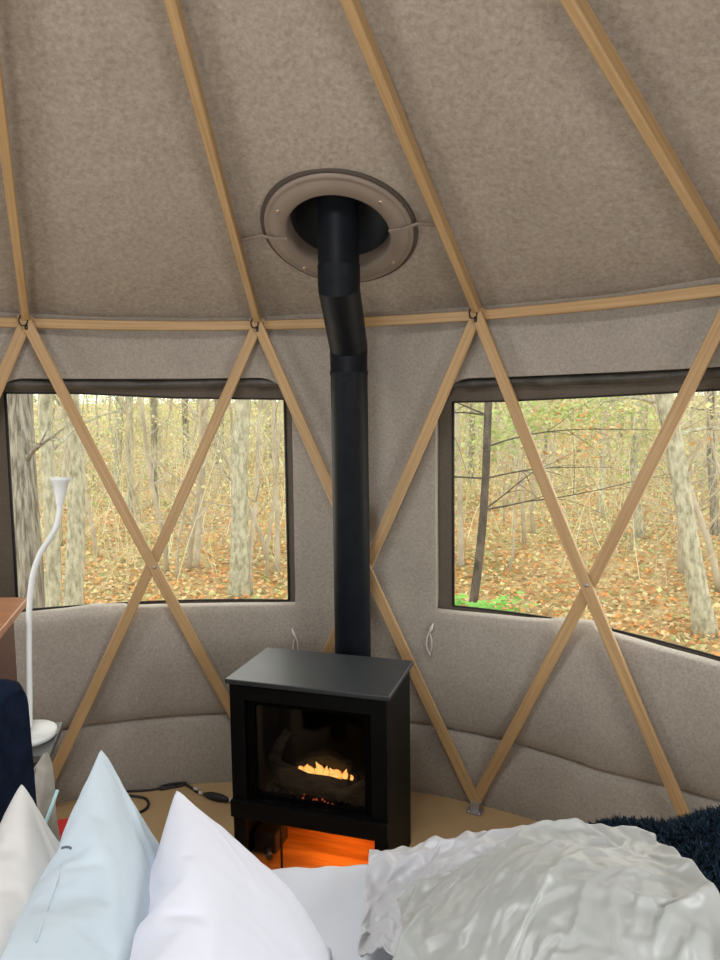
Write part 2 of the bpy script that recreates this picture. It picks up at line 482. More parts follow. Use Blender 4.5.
rafter(2.5, 'oak roof rafter outside the picture to the right')

# floor bracket at the lattice foot
root = empty('floor_bracket', cylp(.5, 0, RN-.02)); tag(root, 'small grey steel floor bracket at lattice foot right of stove', 'bracket')
bm = bmesh.new(); c = cylp(.5, .004, RN-.03); box(bm, c, (.07, .05, .004), rz=-.5*TH, bev=.001)
box(bm, cylp(.5, .025, RN-.032), (.040, .004, .045), rz=-.5*TH, bev=.001)
setparent(link('plate', bm, galv), root)
bm = bmesh.new()
for s in (-1, 1):
    q = cylp(.5+s*.025, .006, RN-.045); lathe(bm, [(.0003, .005), (.004, .004), (.005, 0)], 10, Matrix.Translation(q))
    setparent(link('screw', bm, steel), root); bm = bmesh.new()

# white tie cords hanging at the window corners
def tie(k, z0, lean, label):
    root = empty('tie_cord', cylp(k, z0, RW-.05)); bm = bmesh.new()
    rr = lambda z: wall_r(k, z, .3)-.012
    P = lambda dk, z: cylp(k+dk*.75, z0+(z-z0)*.85, rr(z))
    tube(bm, [P(.02*lean, z0), P(.008*lean, z0-.03), P(-.004*lean, z0-.05)], [.003, .007, .004], 8)
    pts = [P(-.004*lean, z0-.045), P(-.016*lean, z0-.075), P(-.019*lean, z0-.11), P(-.008*lean, z0-.145), P(.006*lean, z0-.15), P(.014*lean, z0-.12), P(.012*lean, z0-.08), P(0, z0-.05)]
    tube(bm, pts, .0028, 8, cap=False)
    tube(bm, [P(-.008*lean, z0-.145), P(.004*lean, z0-.163)], [.003, .005], 8)
    setparent(link('cord', bm, whitecord), root); tag(root, label, 'tie cord', 'white window tie cords')
tie(.284, .80, 1, 'white tie cord hanging at lower left corner of right window')
tie(-.36, .745, -1, 'white tie cord hanging at lower right corner of left window')

# ------------------------------------------------------------------ flue vent ring in the ceiling
vroot = empty('flue_vent', vc); tag(vroot, 'round taupe ceiling flue ring with dark hole around stovepipe', 'vent')
Mv = Matrix.Translation(vc+Vector((0, 0, -.012))) @ Matrix((e_x, e_y, e_x.cross(e_y))).transposed().to_4x4()   # local z points down into the room
dn = e_x.cross(e_y)
if dn.z > 0: Mv = Mv @ Matrix.Rotation(pi, 4, 'X')
bm = bmesh.new()
lathe(bm, [(.272, -.035), (.275, .002), (.272, .010), (.264, .014), (.258, .010), (.252, .012), (.242, .020), (.224, .022), (.198, .020), (.190, .014), (.187, 0), (.187, -.05)], 72, Mv)
setparent(link('ring', bm, vent_m), vroot)
bm = bmesh.new(); lathe(bm, [(.284, -.03), (.289, -.002), (.284, .004), (.273, .003)], 72, Mv)
g = setparent(link('gasket', bm, mat('dark_gasket', (.06, .045, .035), .7)), vroot); g['label'] = 'dark brown outer gasket'
bm = bmesh.new(); lathe(bm, [(.19, -.04), (.20, -.14), (.17, -.22), (.10, -.27), (.001, -.28)], 48, Mv)
g = setparent(link('flashing_dome', bm, domeg), vroot); g['label'] = 'dark grey dome inside the hole'
for t in (38, 142, 222, 318):
    bm = bmesh.new(); q = Mv @ Matrix.Translation((.235*cos(R_(t)), .235*sin(R_(t)), .022))
    lathe(bm, [(.0003, .003), (.006, .0025), (.008, 0)], 10, q); setparent(link('screw', bm, steel), vroot)
for s in (-1, 1):
    bm = bmesh.new()
    pts = [vc+Vector((0, 0, -.012))+e_x*(s*x)+e_y*(y)-nrm*h for x, y, h in ((.19, -.012, .026), (.24, -.016, .026), (.265, -.018, .018), (.29, -.020, .010), (.385, -.014, .022))]
    beam(bm, [Vector(p) for p in pts], e_y, .012, .006, c=.001)
    g = setparent(link('strap', bm, vent_m), vroot)

# ------------------------------------------------------------------ stovepipe
PX, PY = -.030, 2.085
pr = empty('stovepipe', (PX, PY, .10)); tag(pr, 'black metal stovepipe rising behind stove with offset elbow below ceiling', 'stovepipe')
# lower pipe, elbow and upper pipe, each with crimps
ZL, ZU = 1.975, 2.140
UX, UY = .004, 1.825
def pipe(name, pts, rad):
    bm = bmesh.new(); tube(bm, pts, rad, 40, cap=False); return setparent(link(name, bm, pipe_m), pr)
RP = .0755
pipe('lower_pipe', [(PX, PY, z) for z in (.10, 1.86, 1.865, 1.872, 1.88, 1.885, 1.95)], [RP, RP, RP+.002, RP+.003, RP+.002, RP, RP])
A = Vector((PX, PY, ZL)); B = Vector((UX, UY, ZU+.02))
dAB = (B-A)
ell = [A+Vector((0, 0, -.02))]
for t in (0, .06, .94, 1): ell.append(A+dAB*t+Vector((0, 0, 0)))
ell.append(B+Vector((0, 0, .02)))
bm = bmesh.new()
# mitred rings: horizontal at both ends
rings = []
for c, tilt in ((A+Vector((0, 0, -.03)), 0), (A, .5), (B, .5), (B+Vector((0, 0, .03)), 0)):
    ring = []
    for j in range(40):
        a = 2*pi*j/40; h = Vector((cos(a), sin(a), 0))*(RP+.001)
        d2 = Vector((dAB.x, dAB.y, 0)).normalized(); ang = math.atan2(Vector((dAB.x, dAB.y)).length, dAB.z)
        v = c+h+Vector((0, 0, 1))*(-h.dot(d2)*math.tan(ang/2)*(1 if tilt else 0))
        ring.append(bm.verts.new(v))
    rings.append(ring)
for i in range(3):
    for j in range(40):
        f = bm.faces.new((rings[i][j], rings[i][(j+1) % 40], rings[i+1][(j+1) % 40], rings[i+1][j])); f.smooth = i == 1
        if i != 1: f.smooth = True
for ring in rings[1:3]:
    for j in range(40):
        e = bm.edges.get((ring[j], ring[(j+1) % 40])); e.smooth = False
el = setparent(link('offset_elbow', bm, pipe_m), pr)
pipe('upper_pipe', [(UX, UY, z) for z in (ZU+.03, ZU+.095, ZU+.10, ZU+.105, ZU+.11, 2.60)], [RP+.002, RP+.002, RP+.0035, RP+.002, RP, RP])
bm = bmesh.new()
for (x, y, z, s) in ((UX, UY, ZU+.125, -1), (PX, PY, 1.84, -1)):
    q = Vector((x, y-RP-.001, z)); M = Matrix.Translation(q) @ Matrix.Rotation(pi/2, 4, 'X')
    lathe(bm, [(.0003, .004), (.003, .003), (.004, 0)], 8, M)
    setparent(link('screw', bm, blackrub), pr); bm = bmesh.new()
bm = bmesh.new(); tube(bm, [(PX, PY-.12, .40), (PX, PY, .40)], .06, 24); setparent(link('rear_flue_collar', bm, pipe_m), pr)

# ------------------------------------------------------------------ gas stove
SX, SY, SR = -.073, 1.777, -.064
st = empty('gas_stove', (SX, SY, 0), SR); tag(st, 'black freestanding stove with flames behind glass and orange glow underneath', 'stove')
W, D, H = .600, .345, .727
def part(name, m, fn, parent=st, label=None, smooth=False):
    bm = bmesh.new(); fn(bm); o = link(name, bm, m, parent, smooth)
    if label: o['label'] = label
    return o
def f_top(bm): box(bm, (0, 0, .736), (.626, .371, .018), bev=.004, seg=3)
part('top_plate', topm, f_top)
yf = -D/2; 
def f_body(bm):
    t = .012
    for s in (-1, 1): box(bm, (s*(W/2-t/2), .004, H/2), (t, D-.008, H), bev=.002)     # side panels
    box(bm, (0, D/2-t/2, .13+(H-.13)/2), (W-2*t, t, H-.13), bev=.001)                      # back
    box(bm, (0, 0, .720), (W-2*t, D-.01, .012))                                        # roof
    box(bm, (0, .005, .232), (W-2*t, D-.03, .012))                                      # firebox base
part('body', black, f_body)
def f_front(bm):
    T = .016; y = yf+T/2-.004; x0 = W/2
    zo0, zo1 = .285, .668; xi = .242
    box(bm, (-(x0+xi)/2, y, (H+.28)/2), (x0-xi, T, H-.28), bev=.003)
    box(bm, ((x0+xi)/2, y, (H+.28)/2), (x0-xi, T, H-.28), bev=.003)
    box(bm, (0, y, (H+zo1)/2), (2*xi, T, H-zo1), bev=.003)
part('front_frame', black, f_front)
def f_bezel(bm):
    y = yf+.022; a, b = .242, .212; z0, z1 = .284, .670
    for s in (-1, 1): box(bm, (s*(a+b)/2, y, (z0+z1)/2), (a-b, .01, z1-z0), bev=.002)
    box(bm, (0, y, z1-.012), (2*b, .01, .024), bev=.002)
    box(bm, (0, y, z0+.010), (2*b, .01, .020), bev=.002)
part('inner_bezel', darkin, f_bezel)
def f_ledge(bm): box(bm, (0, yf-.006, .252), (W+.004, .028, .066), bev=.004)
part('front_ledge', black, f_ledge)
for s in (-1, 1):
    def f_leg(bm): box(bm, (s*(W/2-.025), yf+.012, .11), (.050, .024, .22), bev=.002)
    part('leg', black, f_leg)
    def f_leg2(bm): box(bm, (s*(W/2-.034), -yf-.03, .11), (.044, .024, .22), bev=.002)
    part('leg', black, f_leg2)
def f_glass(bm): box(bm, (0, yf+.030, .477), (.424, .004, .38))
part('glass_pane', glass, f_glass)
brick = noisy(mat('firebox_lining', (.03, .025, .02), .95, spec=.02), (.002, .002, .002), (.007, .006, .005), 16, detail=6, bump=.4)
def f_fb(bm):
    box(bm, (0, .13, .475), (.48, .01, .46)); 
    for s in (-1, 1): box(bm, (s*.245, .0, .475), (.008, .25, .46))
    box(bm, (0, 0, .69), (.48, .25, .008))
part('firebox_lining', brick, f_fb)
# burner bed with embers
ember = noisy(mat('ember_bed', (.03, .025, .022), .9, spec=.1), (.004, .004, .004), (.05, .046, .046), 70, detail=3, bump=.8, bscale=60, bdist=.01)
def f_em(bm):
    random.seed(3)
    for i in range(150):
        x = random.uniform(-.205, .205); y = random.uniform(-.12, .10); z = .262+.02*random.random()+(.02 if y > 0 else 0)
        r = bmesh.ops.create_icosphere(bm, subdivisions=1, radius=random.uniform(.008, .016))
        bmesh.ops.transform(bm, matrix=Matrix.Translation((x, y, z)) @ Matrix.Rotation(random.random()*6, 4, (1, .4, .2)) @ Matrix.Diagonal((1, .8, .6, 1)), verts=r['verts'])
    box(bm, (0, 0, .246), (.47, .24, .03))
part('coal_bed', ember, f_em)
hot = mat('hot_ember', (.1, .02, .01), .8, emit=(1, .15, .05), es=.45)
random.seed(12)
for i in range(12):
    def f_hot(bm):
        r = bmesh.ops.create_icosphere(bm, subdivisions=1, radius=random.uniform(.003, .005))
        bmesh.ops.transform(bm, matrix=Matrix.Translation((random.uniform(-.05, .08), random.uniform(-.115, -.08), .280+random.uniform(-.006, .010))), verts=r['verts'])
    part('glowing_ember', hot, f_hot)
logm = noisy(mat('ceramic_log', (.2, .13, .07), .85), (.014, .010, .006), (.085, .058, .034), 12, vec=(1, 3, 3), detail=8, bump=.9, bscale=22, bdist=.02)
def logf(pts, rad):
    def f(bm): tube(bm, [(p[0]-.03, p[1], p[2]+.040) for p in pts], rad, 14, wob=.5)
    return f
part('log', logm, logf([(-.155, -.02, .30), (-.10, -.045, .288), (-.02, -.05, .272), (.07, -.05, .27), (.14, -.05, .272)], [.026, .034, .031, .034, .026]), label='long horizontal pale brown log')
part('log', logm, logf([(-.185, .03, .25), (-.19, .02, .32), (-.165, .03, .38), (-.14, .05, .42)], [.026, .024, .020, .016]), label='upright leaning log at left')
part('log', logm, logf([(.205, -.03, .30), (.16, -.06, .272), (.11, -.09, .255)], [.010, .014, .017]), label='small forked log at right')
part('log', logm, logf([(-.09, .05, .28), (.02, .07, .33), (.13, .05, .30)], [.026, .028, .022]), label='dark rear log behind the flames')
# flames
fl = bpy.data.materials.new('gas_flame'); fl.use_nodes = True; nt = fl.node_tree; nt.nodes.remove(nt.nodes['Principled BSDF'])
em = nt.nodes.new('ShaderNodeEmission'); tr = nt.nodes.new('ShaderNodeBsdfTransparent'); mx = nt.nodes.new('ShaderNodeMixShader')
lw = nt.nodes.new('ShaderNodeLayerWeight'); lw.inputs[0].default_value = .35
rp = nt.nodes.new('ShaderNodeValToRGB'); rp.color_ramp.elements[0].color = (1, .62, .16, 1); rp.color_ramp.elements[1].color = (1, .16, .01, 1); rp.color_ramp.elements[0].position = .1; rp.color_ramp.elements[1].position = .8
nt.links.new(lw.outputs['Facing'], rp.inputs[0]); nt.links.new(rp.outputs[0], em.inputs[0]); em.inputs[1].default_value = 1.7
mr = nt.nodes.new('ShaderNodeMapRange'); mr.inputs[3].default_value = 0.0; mr.inputs[4].default_value = .95; mr.inputs[1].default_value = .45; mr.inputs[2].default_value = 1
nt.links.new(lw.outputs['Facing'], mr.inputs[0]); nt.links.new(mr.outputs[0], mx.inputs[0]); nt.links.new(em.outputs[0], mx.inputs[1]); nt.links.new(tr.outputs[0], mx.inputs[2])
nt.links.new(mx.outputs[0], nt.nodes['Material Output'].inputs[0])
for (x, h, w, ln) in ((-.058, .030, .016, .0), (-.035, .042, .017, .012), (-.012, .034, .014, -.01), (.022, .056, .020, -.012), (.046, .046, .015, .01), (.072, .040, .016, -.006), (.098, .030, .013, .006), (.122, .044, .013, .012), (.150, .024, .007, 0), (.008, .03, .016, 0), (.085, .022, .03, 0), (-.03, .02, .03, 0)):
    def f(bm):
        pts = []; rr = []
        for i in range(9):
            t = i/8; pts.append((x-.035+ln*t*t, -.012+.006*sin(t*5), .330+h*t)); rr.append(w*(.75+.4*sin(pi*min(1, t*1.4)))*(1-t)**.75+.0008)
        tube(bm, pts, rr, 12)
    part('flame', fl, f)
# pedestal recess: floor plate with burner glow put into its orange colour, inner partitions
plate_m = noisy(mat('copper_plate', (.55, .22, .05), .38, metal=.3), (.42, .15, .03), (.75, .34, .09), 1.6, vec=(1.2, 9, 1), detail=3, lo=.4, hi=.6)  # orange of the burner-lit floor painted into the plate
def f_pl(bm): box(bm, (.0, -.005, .006), (.56, .325, .008))
part('base_plate', plate_m, f_pl)
def f_part(bm): box(bm, (-.115, -.155, .11), (.004, .012, .21)); 
part('partition', black, f_part)
def f_bk(bm): box(bm, (0, .135, .12), (W-.03, .006, .21))
part('recess_back', plate_m, f_bk)
def f_valve(bm):
    box(bm, (-.22, -.02, .06), (.10, .12, .08), bev=.01); tube(bm, [(-.20, -.10, .055), (-.17, -.14, .05)], .012, 12)
part('gas_valve', blackrub, f_valve)
def plight(name, loc, col, e, r=.02):
    l = bpy.data.lights.new(name, 'POINT'); l.color = col; l.energy = e; l.shadow_soft_size = r
    o = bpy.data.objects.new(name, l); COL.objects.link(o); o.location = loc; return o
Ms = Matrix.Translation((SX, SY, 0)) @ Matrix.Rotation(SR, 4, 'Z')
plight('burner_glow', Ms @ Vector((.02, -.05, .20)), (1, .38, .07), 1.7, .012)
plight('burner_glow', Ms @ Vector((.17, -.05, .20)), (1, .38, .07), 1.1, .012)
plight('flame_light', Ms @ Vector((.0, -.085, .42)), (1, .45, .12), .05, .03)

# ------------------------------------------------------------------ power cord on the floor
cr = empty('power_cord', (-.85, 2.05, 0)); tag(cr, 'black power cord with inline plug lying on floor by left wall', 'cord')
def fpt(x, y, z=.006): return at_z(x, y, z)
bm = bmesh.new()
def smooth_pts(P, n=6):
    out = []
    for i in range(len(P)-1):
        p0, p1, p2, p3 = P[max(i-1, 0)], P[i], P[i+1], P[min(i+2, len(P)-1)]
        for q in range(n):
            t = q/n; out.append(.5*((2*p1)+(p2-p0)*t+(2*p0-5*p1+4*p2-p3)*t*t+(3*p1-p0-3*p2+p3)*t**3))
    out.append(P[-1]); return out
P = [fpt(90, 796), fpt(120, 792), fpt(150, 790), fpt(170, 786), fpt(182, 783, .012), fpt(190, 787, .012), fpt(197, 792), fpt(206, 795)]
tube(bm, smooth_pts(P), .0055, 8)
P = [fpt(130, 789), fpt(155, 786), fpt(178, 783, .016), fpt(186, 783, .014), fpt(178, 786, .010), fpt(160, 789.5)]
tube(bm, smooth_pts(P), .005, 8)
P = [fpt(120, 795), fpt(140, 797), fpt(147, 800), fpt(148, 806), fpt(140, 812), fpt(120, 815)]
tube(bm, smooth_pts(P), .006, 8)
P = [fpt(226, 799), fpt(236, 801), fpt(250, 800)]
tube(bm, smooth_pts(P), .005, 8)
setparent(link('cable', bm, blackrub), cr)
bm = bmesh.new(); a, b = fpt(204, 794, .016), fpt(229, 800, .016)
tube(bm, [a+(b-a)*t for t in (0, .12, .3, .5, .7, .88, 1)], [.006, .012, .017, .018, .017, .012, .006], 12)
setparent(link('inline_plug', bm, blackrub), cr)
bm = bmesh.new()
bm.free()
for q in ((196, 789), (201, 793), (230, 800)):
    bm = bmesh.new(); tube(bm, [fpt(q[0]-1.5, q[1]-.5, .013), fpt(q[0]+1.5, q[1]+.5, .013)], .008, 10)
    g = setparent(link('cord_clip', bm, whitecord), cr); g['label'] = 'small white clip on black cord'

# ------------------------------------------------------------------ furniture at the left
dm = noisy(mat('dresser_top_wood', (.5, .2, .08), .4), (.36, .15, .06), (.46, .20, .085), 2, vec=(1, 14, 1), detail=4)
dbody = noisy(mat('dresser_body_wood', (.1, .04, .03), .5), (.085, .036, .024), (.12, .05, .034), 2, vec=(1, 1, 10), detail=4)
navy = noisy(mat('navy_velvet', (.006, .012, .035), .95, spec=.1), (.002, .006, .018), (.006, .013, .036), 22, detail=6, bump=.5, bscale=160, bdist=.004)
def prism(bm, poly, z0, z1, bev=0.0):
    a = [bm.verts.new((p[0], p[1], z0)) for p in poly]; b = [bm.verts.new((p[0], p[1], z1)) for p in poly]; n = len(poly)
    fs = [bm.faces.new(list(reversed(a))), bm.faces.new(b)]
    for i in range(n): fs.append(bm.faces.new((a[i], a[(i+1) % n], b[(i+1) % n], b[i])))
    if bev: bmesh.ops.bevel(bm, geom=list({e for f in fs for e in f.edges}), offset=bev, segments=2, profile=.5, affect='EDGES')
fh = Vector((fw.x, fw.y, 0)).normalized(); rh = Vector((rt.x, rt.y, 0)).normalized()
zd = 1.10
c1 = at_z(28, 597, zd); c2 = at_z(0, 631, zd); dd = (c2-c1).normalized(); c2 = c1+dd*.52
lft = -rh
c3 = c2+lft*.36; c4 = c1+lft*.46
dr = empty('dresser', ((c1+c3)/2).xy.to_3d()); tag(dr, 'brown wooden dresser cut by left picture edge, behind white lamp', 'dresser')
bm = bmesh.new(); prism(bm, [c1, c4, c3, c2][::1], zd-.024, zd, .003); setparent(link('dresser_top', bm, dm), dr)
i_ = .046
b1, b2, b3, b4 = c1+lft*i_+dd*.03, c2+lft*i_-dd*.03, c3-lft*.02-dd*.03, c4-lft*.02+dd*.03
bm = bmesh.new(); prism(bm, [b1, b4, b3, b2], .06, zd-.024, .002); g = setparent(link('dresser_body', bm, dbody), dr); g['label'] = 'dark red brown dresser body'
for q in (b1, b2, b3, b4):
    cc = (b1+b3)/2; v = q+(cc-q)*.1
    bm = bmesh.new(); box(bm, (v.x, v.y, .032), (.04, .04, .062)); setparent(link('leg', bm, dbody), dr)
nrmf = (b2-b3).normalized()
# drawers face the room
df = (b3-b2); dfn = Vector((df.y, -df.x, 0)).normalized()
if dfn.dot(-fh) < 0: dfn = -dfn
for q in range(4):
    z = .10+q*.24; cc = (b2+b3)/2+dfn*.008; bm = bmesh.new()
    box(bm, (cc.x, cc.y, z+.115), (df.length-.03, .016, .22), rz=math.atan2(df.y, df.x), bev=.003); dw = setparent(link('drawer', bm, dbody), dr)
    bm = bmesh.new(); k2 = cc+dfn*.02; r = bmesh.ops.create_uvsphere(bm, u_segments=12, v_segments=8, radius=.013); bmesh.ops.translate(bm, vec=(k2.x, k2.y, z+.115), verts=r['verts'])
    kb = link('knob', bm, steel); kb.parent = dw; kb.matrix_parent_inverse = (Matrix.Translation(dr.location)).inverted()

zn = .735
n1 = at_z(63, 722, zn); n2 = at_z(49, 756, zn-.0)
nd_ = (n2-n1); n3 = n2+lft*.34; n4 = n1+lft*.34
grey_ns = noisy(mat('grey_side_table', (.12, .11, .10), .4), (.05, .05, .05), (.08, .078, .074), 5)
ns = empty('side_table', ((n1+n3)/2).xy.to_3d()); tag(ns, 'small dark grey side table beneath the white lamp base', 'table')
bm = bmesh.new(); prism(bm, [n1, n4, n3, n2], zn-.022, zn, .002); setparent(link('table_top', bm, grey_ns), ns)
for q in (n1, n2, n3, n4):
    cc = (n1+n3)/2; v = q+(cc-q)*.42
    bm = bmesh.new(); box(bm, (v.x, v.y, (zn-.022)/2), (.028, .028, zn-.022), bev=.002); setparent(link('leg', bm, blackrub), ns)
bm = bmesh.new(); cc = (n1+n3)/2
q = [cc+(p-cc)*.56 for p in (n1, n4, n3, n2)]; prism(bm, q, .30, .32, .002); setparent(link('shelf', bm, grey_ns), ns)

# white gooseneck lamp
LB = at_z(28, 738, zn)
lm = empty('gooseneck_lamp', (LB.x, LB.y, zn)); tag(lm, 'white gooseneck lamp with round base and small cone shade on side table', 'lamp')
bm = bmesh.new(); lathe(bm, [(.001, 0), (.074, 0), (.080, .004), (.083, .010), (.083, .020), (.078, .024), (.020, .025), (.001, .025)], 48); link('lamp_base', bm, wplast, lm)
d0 = (LB-CP).dot(fw)
def lp(x, y, dd_=0): return at_d(x, y, d0+dd_)-Vector((LB.x, LB.y, zn))
P = [lp(29.5, 728), lp(29.5, 700), lp(29, 660), lp(29, 620), lp(30, 598), lp(33, 575), lp(40, 554), lp(50, 538), lp(56, 527), lp(59.3, 512), lp(60, 498)]
bm = bmesh.new(); tube(bm, smooth_pts(P, 5), .0088, 14); link('gooseneck', bm, wplast, lm)
a = lp(60, 500); b = lp(60.5, 477); 
M = Matrix.Translation(a) @ (b-a).to_track_quat('Z', 'Y').to_matrix().to_4x4(); hh = (b-a).length
bm = bmesh.new(); lathe(bm, [(.012, -.012), (.0135, 0), (.018, hh*.3), (.024, hh*.75), (.030, hh*.85), (.031, hh), (.027, hh), (.022, hh*.75), (.012, .012), (.001, .01)], 32, M); link('lamp_shade', bm, wplast, lm)

# taupe tote bag against the table
tb = mat('taupe_canvas', (.27, .255, .225), .9); noisy(tb, (.25, .235, .20), (.33, .31, .275), 30, detail=5, bump=.4)
q0 = at_d(46, 785, 1.96); zf = q0.z
bg = empty('tote_bag', (q0.x, q0.y, 0)); tag(bg, 'taupe canvas tote bag below the lamp, left of blue pillow', 'bag')
bm = bmesh.new()
outl = [(36, 800), (34, 780), (37, 764), (43, 754), (48, 752), (52, 762), (55, 785), (56, 812)]
front = [at_d(x, y, 1.93) for x, y in outl]; back = [at_d(x, y, 1.99)+rh*.0 for x, y in outl]
for L_ in (front, back):
    L_.insert(0, Vector((L_[0].x, L_[0].y, .42))); L_.append(Vector((L_[-1].x+.02*rh.x, L_[-1].y, .42)))
vf = [bm.verts.new(p) for p in front]; vbk = [bm.verts.new(p) for p in back]
mf = bm.verts.new(sum(front, Vector())/len(front)-fh*.03); mb = bm.verts.new(sum(back, Vector())/len(back)+fh*.02)
n = len(vf)
for i in range(n):
    j = (i+1) % n
    bm.faces.new((vf[i], vf[j], vbk[j], vbk[i])).smooth = True; bm.faces.new((vf[j], vf[i], mf)).smooth = True; bm.faces.new((vbk[i], vbk[j], mb)).smooth = True
bmesh.ops.recalc_face_normals(bm, faces=bm.faces[:])
setparent(link('bag_body', bm, tb), bg)
bm = bmesh.new(); P = [at_d(x, y, 1.94) for x, y in ((33, 786), (34, 772), (38, 765), (41, 768), (39, 776))]; tube(bm, smooth_pts(P), .004, 8); g = setparent(link('bag_handle', bm, tb), bg)
bm = bmesh.new(); P = [Vector((q0.x-.06, q0.y, .0)), Vector((q0.x-.06, q0.y, .42))]
box(bm, (q0.x, q0.y, .21), (.16, .05, .42), rz=.2, bev=.015); setparent(link('bag_bottom', bm, tb), bg)
cyan = mat('pale_cyan_plastic', (.42, .66, .70), .4)
q1, q2 = at_d(57.5, 790, 1.88), at_d(48.5, 815, 1.86)
bm = bmesh.new(); tube(bm, [q1, q2, q2+(q2-q1)*2], .0045, 10)
tag(link('drinking_straw', bm, cyan), 'pale cyan plastic stick poking up beside the taupe bag', 'stick')
# red and black pouch on the floor
redm = mat('red_fabric', (.62, .03, .025), .6)
q = at_z(66, 822, .11)
pz = empty('pouch', (q.x, q.y, 0)); tag(pz, 'small red and black pouch on floor between white and blue pillows', 'pouch')
bm = bmesh.new(); box(bm, (q.x, q.y, .072), (.13, .16, .024), rz=.5, bev=.008); setparent(link('red_flap', bm, redm), pz)
bm = bmesh.new(); box(bm, (q.x, q.y, .032), (.135, .165, .06), rz=.5, bev=.012); setparent(link('black_body', bm, blackrub), pz)

# ------------------------------------------------------------------ bed
ZBED = .60
O = at_z(300, 878, ZBED+.02); O.z = 0
e1, e2 = rh.copy(), fh.copy()
def bp(a, b, z): return O+e1*a+e2*b+Vector((0, 0, z))
BA0, BA1 = -.70, 1.24
bed = empty('bed', bp(.3, -.75, 0)); tag(bed, 'bed with navy upholstered headboard at the left, heaped with bedding', 'bed')
rzb = math.atan2(e1.y, e1.x)
bfm = mat('bed_frame_fabric', (.05, .05, .06), .9)
bm = bmesh.new(); c = bp((BA0+BA1)/2, -.76, .20); box(bm, c, (BA1-BA0, 1.46, .16), rz=rzb, bev=.01); setparent(link('bed_frame', bm, bfm), bed)
for a_, b_ in ((BA0+.06, -.08), (BA1-.06, -.08), (BA0+.06, -1.44), (BA1-.06, -1.44)):
    bm = bmesh.new(); c = bp(a_, b_, .06); box(bm, c, (.06, .06, .12), rz=rzb); setparent(link('leg', bm, blackrub), bed)
sheetm = noisy(mat('white_cotton', (.80, .80, .84), .85, sheen=.1), (.62, .655, .72), (.65, .685, .75), 5, bump=.12, bscale=220, bdist=.001)
bm = bmesh.new(); c = bp((BA0+BA1)/2, -.76, .43); box(bm, c, (BA1-BA0, 1.48, .28), rz=rzb, bev=.05, seg=4); setparent(link('mattress', bm, sheetm, smooth=True), bed)
# headboard: padded slab with rounded upper corner; its end shows at the left edge
bm = bmesh.new()
hP = at_d(38, 800, 1.73); ha = (hP-O).dot(e1); hb = (hP-O).dot(e2)
zt_ = at_d(15, 672, 1.70).z
prof = [(hb-1.62, .10)]
rc = .055
prof += [(hb-1.62, zt_-.06)]+[(hb-1.62+.06-.06*cos(t), zt_-.06+.06*sin(t)) for t in (.5, 1.0, pi/2)]
prof += [(hb-rc+rc*sin(t), zt_-rc+rc*cos(t)) for t in (0, .3, .6, .9, 1.2, pi/2)]+[(hb+.012, zt_-.30), (hb+.018, .10)]
Th = .11
lay = []
for da, sh in ((0, .02), (.018, .004), (.04, 0), (Th-.03, 0), (Th, .02)):
    row = []
    cb_, cz_ = hb-.8, .6
    for (b_, z_) in prof:
        bb = b_-sh*(1 if b_ > cb_ else -1); zz = z_-(sh if z_ > .5 else 0); row.append(bm.verts.new(bp(ha-.0-da, bb, zz)))
    lay.append(row)
n = len(prof)
for r1, r2 in zip(lay, lay[1:]):
    for i in range(n): bm.faces.new((r1[i], r1[(i+1) % n], r2[(i+1) % n], r2[i])).smooth = True
bm.faces.new(lay[0]); bm.faces.new(list(reversed(lay[-1])))
bmesh.ops.recalc_face_normals(bm, faces=bm.faces[:])
g = setparent(link('headboard', bm, navy), bed); g['label'] = 'navy upholstered headboard'

def gauss(a, b, ca, cb, sa, sb, p=2): return math.exp(-(abs((a-ca)/sa)**p+abs((b-cb)/sb)**p)/2)
def simulate(o, frames=40, grav=0.0, pressure=0.0, pin=None, shrink=0.0, mass=.3, tension=15, bend=.5, coll=(), gap=.006, selfc=False, fric=15):
    "settles a mesh as cloth, then keeps the settled shape as plain mesh data"
    for c in coll:
        c.modifiers.new('Collision', 'COLLISION'); c.collision.thickness_outer = .004; c.collision.cloth_friction = fric
    md = o.modifiers.new('Cloth', 'CLOTH'); q = md.settings
    q.quality = 6; q.mass = mass; q.tension_stiffness = tension; q.compression_stiffness = tension; q.shear_stiffness = tension*.5; q.bending_stiffness = bend
    q.tension_damping = 5; q.compression_damping = 5; q.shear_damping = 5; q.bending_damping = .5; q.air_damping = 1
    q.effector_weights.gravity = grav; q.shrink_min = shrink
    if pressure: q.use_pressure = True; q.uniform_pressure_force = pressure
    if pin:
        g = o.vertex_groups.new(name='pin'); g.add(pin, 1.0, 'ADD'); q.vertex_group_mass = 'pin'
    md.collision_settings.use_collision = bool(coll); md.collision_settings.distance_min = gap
    md.collision_settings.use_self_collision = selfc; md.collision_settings.self_distance_min = .004
    md.point_cache.frame_start = 1; md.point_cache.frame_end = frames
    for f in range(1, frames+1): SC.frame_set(f)
    dg = bpy.context.evaluated_depsgraph_get(); me = bpy.data.meshes.new_from_object(o.evaluated_get(dg))
    o.modifiers.remove(md); o.vertex_groups.clear(); me.name = o.name; o.data = me
    for c in coll: c.modifiers.remove(c.modifiers['Collision'])
    SC.frame_set(1)
    for p in me.polygons: p.use_smooth = True
    return o
def ridged(v, s, o=0): return 1-abs(noise.noise(Vector((v[0]*s+o, v[1]*s+o*.3, (v[2] if len(v) > 2 else 0)*s-o))))*2
